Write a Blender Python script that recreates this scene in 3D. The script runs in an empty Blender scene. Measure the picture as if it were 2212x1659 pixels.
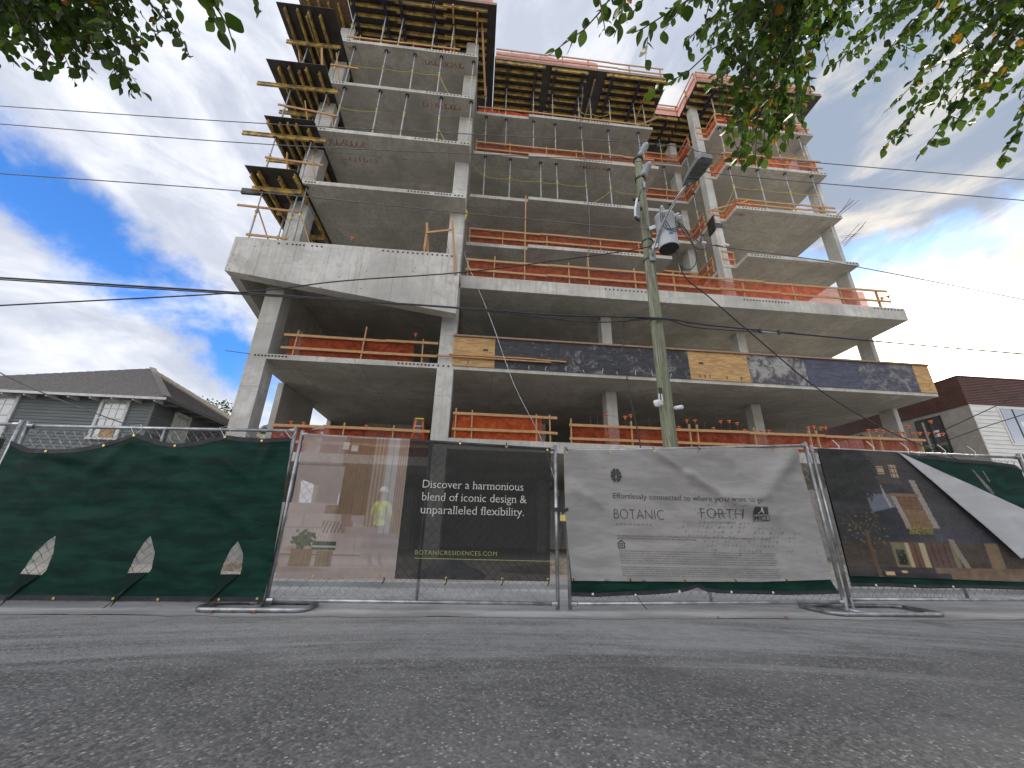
import bpy, bmesh, math, random
from math import radians, sin, cos, pi, sqrt, hypot
from mathutils import Vector, Matrix, noise as mnoise
from mathutils.geometry import delaunay_2d_cdt

scene = bpy.context.scene
COL = scene.collection
random.seed(7)

# ------------------------------------------------------------------ camera
EYE = 0.77
cam_d = bpy.data.cameras.new('camera'); cam = bpy.data.objects.new('camera', cam_d); COL.objects.link(cam)
cam_d.sensor_width = 36.0; cam_d.lens = 850/2212*36.0
cam_d.clip_start = 0.05; cam_d.clip_end = 2000
_p, _r, _y = radians(20.9), radians(1.32), radians(4.97)
_fw = Vector((sin(_y)*cos(_p), cos(_y)*cos(_p), sin(_p)))
_rt = Vector((cos(_y), -sin(_y), 0)); _up = _rt.cross(_fw)
_rt2 = cos(_r)*_rt + sin(_r)*_up; _up2 = -sin(_r)*_rt + cos(_r)*_up
cam.matrix_world = Matrix(((_rt2.x, _up2.x, -_fw.x, 0), (_rt2.y, _up2.y, -_fw.y, 0), (_rt2.z, _up2.z, -_fw.z, EYE), (0, 0, 0, 1)))
scene.camera = cam

# ------------------------------------------------------------------ light
SUN = Vector((0.778, 0.557, 0.29)).normalized()
sd = bpy.data.lights.new('sun', 'SUN'); sd.energy = 2.2; sd.angle = radians(12); sd.color = (1.0, 0.93, 0.82)
so = bpy.data.objects.new('sun', sd); COL.objects.link(so)
so.rotation_euler = SUN.to_track_quat('Z', 'Y').to_euler()
scene.view_settings.view_transform = 'Standard'
scene.view_settings.look = 'None'
scene.view_settings.exposure = 1.28
scene.view_settings.gamma = 1.0
scene.view_settings.use_curve_mapping = False
scene.cycles.max_bounces = 10
scene.cycles.diffuse_bounces = 5
scene.cycles.transparent_max_bounces = 16

class NT:
    """tiny node-tree writer"""
    def __init__(s, tree): s.t = tree; s.n = tree.nodes; s.l = tree.links
    def node(s, typ, **kw):
        n = s.n.new(typ)
        for k, v in kw.items():
            if k.startswith('i_'):
                key = k[2:]
                key = int(key) if key.isdigit() else key.replace('_', ' ')
                if hasattr(v, 'is_output') or isinstance(v, bpy.types.NodeSocket): s.l.new(v, n.inputs[key])
                else: n.inputs[key].default_value = v
            else: setattr(n, k, v)
        return n
    def m(s, op, a, b=None, c=None, clamp=False):
        n = s.n.new('ShaderNodeMath'); n.operation = op; n.use_clamp = clamp
        for i, v in enumerate((a, b, c)):
            if v is None: continue
            if isinstance(v, bpy.types.NodeSocket): s.l.new(v, n.inputs[i])
            else: n.inputs[i].default_value = v
        return n.outputs[0]
    def vm(s, op, a, b=None):
        n = s.n.new('ShaderNodeVectorMath'); n.operation = op
        for i, v in enumerate((a, b)):
            if v is None: continue
            if isinstance(v, bpy.types.NodeSocket): s.l.new(v, n.inputs[i])
            else: n.inputs[i].default_value = v
        return n.outputs['Value'] if op in ('DOT_PRODUCT', 'LENGTH') else n.outputs[0]
    def ramp(s, fac, stops):
        n = s.n.new('ShaderNodeMapRange'); n.interpolation_type = 'SMOOTHSTEP'
        s.l.new(fac, n.inputs['Value'])
        n.inputs['From Min'].default_value, n.inputs['From Max'].default_value = stops[0], stops[1]
        if len(stops) > 2: n.inputs['To Min'].default_value, n.inputs['To Max'].default_value = stops[2], stops[3]
        return n.outputs[0]
    def mix(s, fac, a, b, blend='MIX'):
        n = s.n.new('ShaderNodeMix'); n.data_type = 'RGBA'; n.blend_type = blend
        for sock, v in ((n.inputs[0], fac), (n.inputs[6], a), (n.inputs[7], b)):
            if isinstance(v, bpy.types.NodeSocket): s.l.new(v, sock)
            elif isinstance(v, (int, float)): sock.default_value = v
            else: sock.default_value = (*v, 1) if len(v) == 3 else v
        return n.outputs[2]
    def noise(s, vec, scale, detail=4, rough=0.55, dist=0.0):
        n = s.n.new('ShaderNodeTexNoise'); s.l.new(vec, n.inputs['Vector'])
        n.inputs['Scale'].default_value = scale; n.inputs['Detail'].default_value = detail
        n.inputs['Roughness'].default_value = rough; n.inputs['Distortion'].default_value = dist
        return n.outputs['Fac']
    def scalev(s, vec, sc):
        n = s.n.new('ShaderNodeMapping'); s.l.new(vec, n.inputs['Vector']); n.inputs['Scale'].default_value = sc
        return n.outputs[0]

def make_world():
    w = bpy.data.worlds.new('World'); scene.world = w; w.use_nodes = True
    w.node_tree.nodes.clear(); g = NT(w.node_tree)
    d = g.node('ShaderNodeTexCoord').outputs['Generated']
    sky = g.node('ShaderNodeTexSky', sky_type='NISHITA', sun_disc=False, sun_elevation=math.asin(SUN.z), sun_rotation=math.atan2(SUN.x, SUN.y), air_density=1.0, dust_density=0.6, ozone_density=2.0)
    blue = g.node('ShaderNodeBackground', i_Color=g.mix(1.0, sky.outputs[0], (0.42, 0.85, 1.45), 'MULTIPLY'), i_Strength=0.10)
    # cloud deck: sheared noise in the direction of the wind
    wv = g.scalev(d, (1.0, 1.0, 1.7))
    n1 = g.noise(wv, 2.6, 9, 0.58, 0.35)
    n2 = g.noise(g.scalev(d, (1.3, 0.8, 2.6)), 5.2, 8, 0.6, 0.5)
    n3 = g.noise(wv, 1.1, 3, 0.5, 0.2)
    nb = g.m('SUBTRACT', g.noise(d, 4.0, 6, 0.6, 0.3), 0.5)
    nc = g.m('SUBTRACT', g.noise(d, 13.0, 5, 0.6, 0.2), 0.5)
    wob = g.m('ADD', g.m('MULTIPLY', nb, 0.20), g.m('MULTIPLY', nc, 0.11))
    def gap(a, b, width, reach, soft):
        a, b = Vector(a).normalized(), Vector(b).normalized()
        nrm = a.cross(b).normalized(); mid = (a+b).normalized()
        off = g.m('ABSOLUTE', g.m('ADD', g.vm('DOT_PRODUCT', d, tuple(nrm)), wob))
        across = g.ramp(off, (width, width*soft))
        along = g.ramp(g.m('ADD', g.vm('DOT_PRODUCT', d, tuple(mid)), g.m('MULTIPLY', nb, 0.05)), (cos(reach), cos(reach*0.55)))
        return g.m('MULTIPLY', across, along)
    g1 = gap((-0.736, 0.449, 0.507), (-0.515, 0.78, 0.36), 0.092, 0.46, 0.25)
    g2 = gap((0.66, 0.55, 0.50), (0.80, 0.39, 0.46), 0.045, 0.22, 0.1)
    rag = g.ramp(n1, (0.50, 0.66, 1.0, 0.25))
    hole = g.m('MULTIPLY', g.m('MAXIMUM', g1, g.m('MULTIPLY', g2, 0.4)), rag, clamp=True)
    thin = g.ramp(g.m('ADD', g.m('MULTIPLY', n1, 0.6), g.m('MULTIPLY', n3, 0.4)), (0.56, 0.72, 0.0, 0.55))
    hole = g.m('MAXIMUM', hole, g.m('MULTIPLY', thin, 0.08))
    sdot = g.m('MAXIMUM', g.vm('DOT_PRODUCT', d, tuple(SUN)), 0.0)
    near = g.m('POWER', sdot, 4.0); core = g.m('POWER', sdot, 210.0); mid = g.m('POWER', sdot, 45.0)
    shade = g.ramp(g.m('ADD', g.m('MULTIPLY', n2, 0.45), g.m('MULTIPLY', n1, 0.55)), (0.42, 0.66))
    base = g.mix(shade, (0.33, 0.355, 0.42), (0.60, 0.61, 0.65))
    # front-lit clouds opposite the sun, mostly unseen, whitened further to brighten the building fronts
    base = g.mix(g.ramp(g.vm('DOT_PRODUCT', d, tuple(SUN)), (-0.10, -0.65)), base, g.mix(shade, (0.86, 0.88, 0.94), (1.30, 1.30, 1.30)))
    contrast = g.mix(g.ramp(g.m('ADD', g.m('MULTIPLY', n2, 0.7), g.m('MULTIPLY', n1, 0.3)), (0.42, 0.62)), (0.205, 0.245, 0.315), (0.47, 0.45, 0.415))
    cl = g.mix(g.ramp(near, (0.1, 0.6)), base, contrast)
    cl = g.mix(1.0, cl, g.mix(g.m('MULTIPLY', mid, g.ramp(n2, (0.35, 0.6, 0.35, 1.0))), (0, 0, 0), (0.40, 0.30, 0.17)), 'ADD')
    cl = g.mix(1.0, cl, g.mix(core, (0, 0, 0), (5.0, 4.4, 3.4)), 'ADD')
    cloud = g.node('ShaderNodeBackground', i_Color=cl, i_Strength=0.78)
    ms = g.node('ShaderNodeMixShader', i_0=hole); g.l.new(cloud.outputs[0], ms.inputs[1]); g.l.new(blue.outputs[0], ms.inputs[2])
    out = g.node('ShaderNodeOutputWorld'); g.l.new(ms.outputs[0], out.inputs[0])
make_world()

# ------------------------------------------------------------------ materials
MATS = {}
def newmat(name):
    m = bpy.data.materials.new(name); m.use_nodes = True; m.node_tree.nodes.clear(); MATS[name] = m
    return m, NT(m.node_tree)
def finish(g, shader):
    o = g.node('ShaderNodeOutputMaterial'); g.l.new(shader, o.inputs[0])
def pos(g): return g.node('ShaderNodeNewGeometry').outputs['Position']
def principled(g, col, rough=0.7, metal=0.0, bump=None, bdist=0.01, bstr=0.5, spec=None):
    p = g.node('ShaderNodeBsdfPrincipled', i_Roughness=rough, i_Metallic=metal)
    if isinstance(col, bpy.types.NodeSocket): g.l.new(col, p.inputs['Base Color'])
    else: p.inputs['Base Color'].default_value = (*col, 1)
    if spec is not None: p.inputs['Specular IOR Level'].default_value = spec
    if bump is not None:
        b = g.node('ShaderNodeBump', i_Strength=bstr, i_Distance=bdist, i_Height=bump); g.l.new(b.outputs[0], p.inputs['Normal'])
    return p
def simple(name, c1, c2=None, scale=4.0, rough=0.7, metal=0.0, stretch=(1, 1, 1), bump=0.0, detail=5, spec=None, lo=0.35, hi=0.65):
    m, g = newmat(name)
    c2 = c2 or tuple(v*0.75 for v in c1)
    n = g.noise(g.scalev(pos(g), stretch), scale, detail, 0.6)
    col = g.mix(g.ramp(n, (lo, hi)), c2, c1)
    finish(g, principled(g, col, rough, metal, n if bump else None, bump, 0.6, spec).outputs[0]); return m

def concrete(name, base, warm=0.0, seams=(2.44, 1.22, 0), streak=0.25, bugs=0.5):
    m, g = newmat(name); P = pos(g)
    big = g.noise(P, 0.45, 6, 0.6, 0.4); midn = g.noise(P, 3.2, 6, 0.65, 0.2); fine = g.noise(P, 42, 3, 0.6)
    st = g.noise(g.scalev(P, (5.0, 5.0, 0.35)), 1.6, 5, 0.6)
    lo = tuple(b*0.66 for b in base); hi = tuple(min(1, b*1.12) for b in base)
    col = g.mix(g.ramp(big, (0.3, 0.7)), lo, hi)
    # every form panel left its own tone on the concrete
    cell = g.node('ShaderNodeVectorMath', operation='FLOOR'); g.l.new(g.vm('ADD', g.scalev(P, (1/2.44, 1/1.22, 1/2.44)), (0.31+0.5, 0.31+0.5, 0.2)), cell.inputs[0])
    wn = g.node('ShaderNodeTexWhiteNoise'); g.l.new(cell.outputs[0], wn.inputs['Vector'])
    col = g.mix(g.m('MULTIPLY', wn.outputs['Value'], 0.30), col, tuple(b*0.55 for b in base))
    blotch = g.noise(P, 0.9, 7, 0.7, 1.4)
    col = g.mix(g.m('MULTIPLY', g.ramp(blotch, (0.50, 0.62)), 0.40), col, (base[0]*0.50, base[1]*0.49, base[2]*0.47))
    col = g.mix(g.m('MULTIPLY', g.ramp(midn, (0.45, 0.70)), 0.55), col, tuple(b*0.68 for b in base))
    col = g.mix(g.m('MULTIPLY', g.ramp(st, (0.48, 0.66)), streak*1.5), col, (base[0]*0.62, base[1]*0.58, base[2]*0.48))
    col = g.mix(g.m('MULTIPLY', g.ramp(g.noise(P, 1.1, 5, 0.7, 1.0), (0.58, 0.72)), 0.55), col, (base[0]*0.62, base[1]*0.53, base[2]*0.38))
    col = g.mix(g.ramp(fine, (0.3, 0.75, 0.0, 0.18)), col, tuple(b*0.6 for b in base))
    sep = g.node('ShaderNodeSeparateXYZ'); g.l.new(P, sep.inputs[0])
    lines = None
    for ax, per in enumerate(seams):
        if not per: continue
        f = g.m('ABSOLUTE', g.m('SUBTRACT', g.m('FRACT', g.m('ADD', g.m('DIVIDE', sep.outputs[ax], per), 0.31)), 0.5))
        l = g.ramp(f, (0.020/per, 0.006/per))
        lines = l if lines is None else g.m('MAXIMUM', lines, l)
    hgt = g.m('ADD', g.m('MULTIPLY', fine, 0.4), midn)
    if lines is not None:
        lm = g.m('MULTIPLY', lines, g.ramp(midn, (0.35, 0.6, 0.25, 0.75)))
        col = g.mix(lm, col, tuple(b*0.45 for b in base)); hgt = g.m('SUBTRACT', hgt, g.m('MULTIPLY', lm, 1.2))
    if bugs:
        v = g.node('ShaderNodeTexVoronoi', i_Scale=5.0, feature='F1'); g.l.new(P, v.inputs['Vector'])
        b = g.m('MULTIPLY', g.ramp(v.outputs['Distance'], (0.17, 0.12)), g.ramp(g.noise(P, 2.0, 2), (0.5, 0.62)))
        col = g.mix(g.m('MULTIPLY', b, bugs), col, tuple(q*0.3 for q in base)); hgt = g.m('SUBTRACT', hgt, b)
    finish(g, principled(g, col, 0.86, 0, hgt, 0.012, 0.55, 0.3).outputs[0]); return m

concrete('concrete', (0.58, 0.56, 0.51), streak=0.35)
concrete('concrete_beam', (0.60, 0.585, 0.545), seams=(1.22, 0, 0), streak=0.42, bugs=0.9)
concrete('concrete_column', (0.60, 0.585, 0.545), seams=(0, 0, 2.44), streak=0.32, bugs=0.5)
simple('pocket', (0.035, 0.034, 0.032), (0.07, 0.068, 0.064), 30, 0.95)
simple('black_ply', (0.022, 0.021, 0.021), (0.045, 0.040, 0.038), 2.4, 0.45, bump=0.002)
simple('brown_ply', (0.22, 0.14, 0.075), (0.13, 0.08, 0.045), 3.0, 0.75, stretch=(1, 6, 1))
simple('h_beam', (0.56, 0.38, 0.09), (0.24, 0.17, 0.08), 3.5, 0.7, bump=0.003, lo=0.40, hi=0.60)
simple('waler', (0.018, 0.024, 0.075), (0.03, 0.03, 0.05), 6, 0.5)
simple('lumber', (0.50, 0.29, 0.125), (0.36, 0.19, 0.085), 5.0, 0.75, stretch=(1, 1, 6), bump=0.003)
simple('lumber_old', (0.32, 0.22, 0.14), (0.22, 0.15, 0.10), 5.0, 0.8, stretch=(1, 1, 6), bump=0.003)
simple('galv', (0.42, 0.43, 0.44), (0.27, 0.28, 0.29), 9.0, 0.42, 0.75)
simple('galv_prop', (0.46, 0.47, 0.48), (0.33, 0.34, 0.35), 14.0, 0.5, 0.35)
simple('fence_steel', (0.48, 0.49, 0.50), (0.27, 0.27, 0.27), 7.0, 0.36, 0.8)
simple('wire_steel', (0.36, 0.37, 0.38), (0.20, 0.20, 0.20), 9.0, 0.5, 0.6)
simple('rebar_steel', (0.10, 0.065, 0.05), (0.06, 0.045, 0.04), 30, 0.8)
simple('orange_cap', (0.72, 0.17, 0.05), (0.55, 0.12, 0.04), 20, 0.55)
simple('yellow_tag', (0.72, 0.60, 0.06), (0.5, 0.4, 0.05), 20, 0.6)
simple('yellow_rope', (0.55, 0.47, 0.10), (0.42, 0.34, 0.06), 40, 0.8)
simple('cable_black', (0.012, 0.012, 0.013), (0.03, 0.03, 0.03), 6, 0.5)
simple('cable_grey', (0.16, 0.16, 0.16), (0.10, 0.10, 0.10), 6, 0.5, 0.3)
simple('porcelain', (0.40, 0.44, 0.47), (0.33, 0.36, 0.39), 5, 0.25)
simple('tank_grey', (0.44, 0.47, 0.49), (0.37, 0.40, 0.42), 2.5, 0.4)
simple('dark_metal', (0.06, 0.06, 0.065), (0.04, 0.04, 0.04), 9, 0.5, 0.5)
simple('lamp_grey', (0.21, 0.22, 0.23), (0.17, 0.175, 0.18), 5, 0.45, 0.2)
simple('lens', (0.12, 0.125, 0.13), (0.085, 0.09, 0.095), 20, 0.2)
simple('white_plastic', (0.75, 0.75, 0.74), (0.65, 0.65, 0.64), 6, 0.4)
simple('blue_sticker', (0.03, 0.16, 0.50), None, 6, 0.5)
simple('brass', (0.62, 0.48, 0.16), (0.5, 0.38, 0.12), 20, 0.35, 0.8)
simple('zip_tie', (0.72, 0.70, 0.62), None, 20, 0.5)
simple('hem_black', (0.012, 0.013, 0.016), (0.025, 0.026, 0.03), 12, 0.7)
simple('paint_orange', (0.46, 0.13, 0.055), (0.32, 0.14, 0.09), 16, 0.8)
simple('spray_white', (0.55, 0.55, 0.55), None, 16, 0.8)
simple('siding_green', (0.150, 0.162, 0.160), (0.112, 0.123, 0.122), 2.0, 0.75, stretch=(0.4, 0.4, 5), bump=0.002)
simple('trim_white', (0.58, 0.58, 0.55), (0.46, 0.46, 0.43), 4, 0.6)
simple('shingle', (0.23, 0.215, 0.20), (0.13, 0.12, 0.112), 9, 0.9, stretch=(1.2, 1.2, 3), bump=0.006)
simple('curtain', (0.42, 0.42, 0.40), (0.30, 0.30, 0.29), 7, 0.9, stretch=(6, 6, 0.4))
simple('cardboard', (0.40, 0.25, 0.12), None, 6, 0.9)
simple('band_brown', (0.125, 0.060, 0.048), (0.095, 0.046, 0.038), 2, 0.55)
simple('stucco', (0.33, 0.31, 0.285), (0.27, 0.25, 0.23), 3, 0.9, bump=0.004)
simple('siding_white', (0.66, 0.65, 0.62), (0.56, 0.55, 0.52), 2, 0.6, stretch=(0.5, 0.5, 4))
simple('wall_grey', (0.36, 0.345, 0.315), (0.26, 0.25, 0.23), 2, 0.9, bump=0.004)
simple('hivis', (0.62, 0.80, 0.05), (0.45, 0.60, 0.04), 5, 0.8)
simple('reflective', (0.6, 0.6, 0.6), None, 5, 0.4)
simple('jeans', (0.03, 0.045, 0.09), (0.02, 0.03, 0.06), 9, 0.9)
simple('skin', (0.30, 0.17, 0.11), (0.26, 0.14, 0.09), 9, 0.6)
simple('hair', (0.02, 0.014, 0.01), None, 30, 0.6)
simple('hardhat', (0.75, 0.75, 0.74), None, 5, 0.3)
simple('bark', (0.12, 0.095, 0.07), (0.07, 0.055, 0.04), 14, 0.9, stretch=(1, 1, 0.4), bump=0.004)
simple('palm_leaf', (0.055, 0.10, 0.025), (0.035, 0.07, 0.02), 3, 0.6)
simple('bush_leaf', (0.06, 0.12, 0.025), (0.03, 0.07, 0.015), 2.5, 0.6)
simple('rubble', (0.30, 0.24, 0.17), (0.15, 0.12, 0.09), 6, 0.95, bump=0.02)
simple('tarp_grey', (0.20, 0.205, 0.21), (0.13, 0.13, 0.135), 6, 0.6)
simple('dead_leaf', (0.30, 0.11, 0.03), (0.18, 0.07, 0.02), 40, 0.8)
simple('ink', (0.055, 0.057, 0.056), None, 20, 0.8)
simple('ink_soft', (0.10, 0.10, 0.098), None, 20, 0.8)
simple('text_cream', (0.72, 0.70, 0.64), None, 20, 0.8)
simple('text_olive', (0.36, 0.36, 0.14), None, 20, 0.8)
simple('form_grey', (0.13, 0.13, 0.13), (0.05, 0.05, 0.052), 2.2, 0.7)

def wood_pole():
    m, g = newmat('pole_wood'); P = pos(g)
    n = g.noise(g.scalev(P, (9, 9, 0.55)), 2.4, 7, 0.65, 0.5); n2 = g.noise(g.scalev(P, (22, 22, 0.8)), 3.0, 6, 0.7, 0.2); b = g.noise(P, 0.9, 4)
    col = g.mix(g.ramp(n, (0.32, 0.68)), (0.135, 0.125, 0.09), (0.36, 0.35, 0.265))
    col = g.mix(g.m('MULTIPLY', g.ramp(b, (0.4, 0.62)), 0.6), col, (0.20, 0.24, 0.135))
    col = g.mix(g.ramp(n2, (0.50, 0.66, 0.0, 0.7)), col, (0.05, 0.045, 0.035))
    finish(g, principled(g, col, 0.9, 0, n2, 0.012, 0.7, 0.2).outputs[0])
wood_pole()

def plywood(name, base, worn=None, wornamt=0.0):
    m, g = newmat(name); P = pos(g)
    gr = g.noise(g.scalev(P, (1.0, 1.0, 5.5)), 1.5, 7, 0.6, 1.6); n = g.noise(P, 2.2, 7, 0.7, 0.6); f = g.noise(P, 14, 4, 0.7, 0.4)
    col = g.mix(g.ramp(gr, (0.40, 0.60)), tuple(b*0.74 for b in base), tuple(min(1, b*1.1) for b in base))
    if worn:
        mk = g.ramp(g.m('ADD', g.m('MULTIPLY', n, 0.75), g.m('MULTIPLY', f, 0.25)), (0.62-wornamt*0.22, 0.66-wornamt*0.10))
        col = g.mix(mk, col, worn)
    finish(g, principled(g, col, 0.72, 0, f, 0.003, 0.5, 0.3).outputs[0])
plywood('ply_tan', (0.47, 0.29, 0.125))
plywood('ply_black', (0.050, 0.050, 0.054), (0.17, 0.168, 0.163), 0.42)
plywood('ply_worn', (0.085, 0.075, 0.085), (0.30, 0.29, 0.27), 0.9)
plywood('ply_blue', (0.085, 0.087, 0.122), (0.11, 0.112, 0.145), 0.35)
plywood('ply_blueworn', (0.085, 0.085, 0.112), (0.21, 0.20, 0.185), 0.62)

def net_mat(name, dark, light):
    m, g = newmat(name)
    n = g.noise(pos(g), 5, 5, 0.6, 0.8)
    col = g.mix(g.ramp(n, (0.35, 0.65)), dark, light)
    df = g.node('ShaderNodeBsdfDiffuse', i_Color=col); tl = g.node('ShaderNodeBsdfTranslucent', i_Color=col)
    a = g.node('ShaderNodeMixShader', i_0=0.45); g.l.new(df.outputs[0], a.inputs[1]); g.l.new(tl.outputs[0], a.inputs[2])
    tr = g.node('ShaderNodeBsdfTransparent'); b = g.node('ShaderNodeMixShader', i_0=0.30); g.l.new(a.outputs[0], b.inputs[1]); g.l.new(tr.outputs[0], b.inputs[2])
    finish(g, b.outputs[0])
net_mat('orange_net', (0.34, 0.060, 0.028), (0.60, 0.115, 0.045)); net_mat('orange_net_bright', (0.62, 0.10, 0.03), (0.90, 0.19, 0.055))  # the second net is a brighter, more saturated orange

def cloth_mat(name, c1, c2, see=0.0, weave=300, attr=None, scale=2.0, rough=0.75, transl=0.15, spec=0.15):
    m, g = newmat(name); P = pos(g)
    n = g.noise(g.scalev(P, (0.8, 1, 3.0)), scale, 6, 0.65, 0.3)
    col = g.mix(g.ramp(n, (0.35, 0.68)), c1, c2)
    if attr:
        at = g.node('ShaderNodeAttribute', attribute_name=attr)
        col = g.mix(g.ramp(n, (0.3, 0.8, 0.0, 0.12)), at.outputs['Color'], (0.3, 0.28, 0.26))
    w = g.noise(P, weave, 1, 0.5)
    p = principled(g, col, rough, 0, w, 0.002, 0.35, spec)
    tl = g.node('ShaderNodeBsdfTranslucent'); g.l.new(col, tl.inputs[0])
    a = g.node('ShaderNodeMixShader', i_0=transl); g.l.new(p.outputs[0], a.inputs[1]); g.l.new(tl.outputs[0], a.inputs[2])
    sh = a.outputs[0]
    if see:
        tr = g.node('ShaderNodeBsdfTransparent'); b = g.node('ShaderNodeMixShader', i_0=see); g.l.new(sh, b.inputs[1]); g.l.new(tr.outputs[0], b.inputs[2]); sh = b.outputs[0]
    finish(g, sh)
cloth_mat('screen_green', (0.003, 0.021, 0.014), (0.008, 0.046, 0.031), transl=0.04, rough=0.5, scale=3.5, spec=0.10)
cloth_mat('screen_dark', (0.003, 0.014, 0.011), (0.006, 0.022, 0.018), transl=0.05, rough=0.6)
cloth_mat('banner_grey', (0.27, 0.258, 0.245), (0.37, 0.353, 0.338), transl=0.06)
cloth_mat('banner_back', (0.46, 0.46, 0.46), (0.56, 0.56, 0.56))
cloth_mat('banner_dark', (0.030, 0.030, 0.028), (0.042, 0.041, 0.038), see=0.14)
cloth_mat('banner_room', (0, 0, 0), (1, 1, 1), see=0.30, attr='print')
cloth_mat('banner_night', (0, 0, 0), (1, 1, 1), attr='print', transl=0.03)

def glass_mat(name, tint, rough=0.04, dark=0.7):
    m, g = newmat(name)
    p = principled(g, tint, rough, 0.0); p.inputs['Specular IOR Level'].default_value = 1.0
    gl = g.node('ShaderNodeBsdfGlossy', i_Roughness=rough); a = g.node('ShaderNodeMixShader', i_0=1-dark); g.l.new(p.outputs[0], a.inputs[1]); g.l.new(gl.outputs[0], a.inputs[2])
    finish(g, a.outputs[0])
glass_mat('glass_dark', (0.02, 0.025, 0.03), dark=0.75)
glass_mat('glass_sky', (0.03, 0.05, 0.08), dark=0.35)
glass_mat('glass_dull', (0.30, 0.31, 0.31), 0.2, dark=0.9)

def leaf_mat():
    m, g = newmat('leaf')
    at = g.node('ShaderNodeAttribute', attribute_name='tone').outputs['Fac']
    oi = g.node('ShaderNodeObjectInfo').outputs['Random']
    t = g.m('FRACT', g.m('ADD', at, g.m('MULTIPLY', oi, 0.97)))
    col = g.mix(g.ramp(t, (0.0, 0.75)), (0.020, 0.036, 0.010), (0.060, 0.090, 0.018))
    col = g.mix(g.ramp(t, (0.978, 0.985)), col, (0.30, 0.12, 0.015))
    n = g.noise(pos(g), 55, 3, 0.6)
    col = g.mix(g.ramp(n, (0.4, 0.7, 0.0, 0.35)), col, (0.03, 0.05, 0.012))
    p = principled(g, col, 0.42, 0, n, 0.002, 0.4, 0.45)
    tl = g.node('ShaderNodeBsdfTranslucent'); g.l.new(g.mix(1.0, col, (1.45, 1.8, 0.65), 'MULTIPLY'), tl.inputs[0])
    a = g.node('ShaderNodeMixShader', i_0=0.55); g.l.new(p.outputs[0], a.inputs[1]); g.l.new(tl.outputs[0], a.inputs[2])
    finish(g, a.outputs[0])
leaf_mat()

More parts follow.
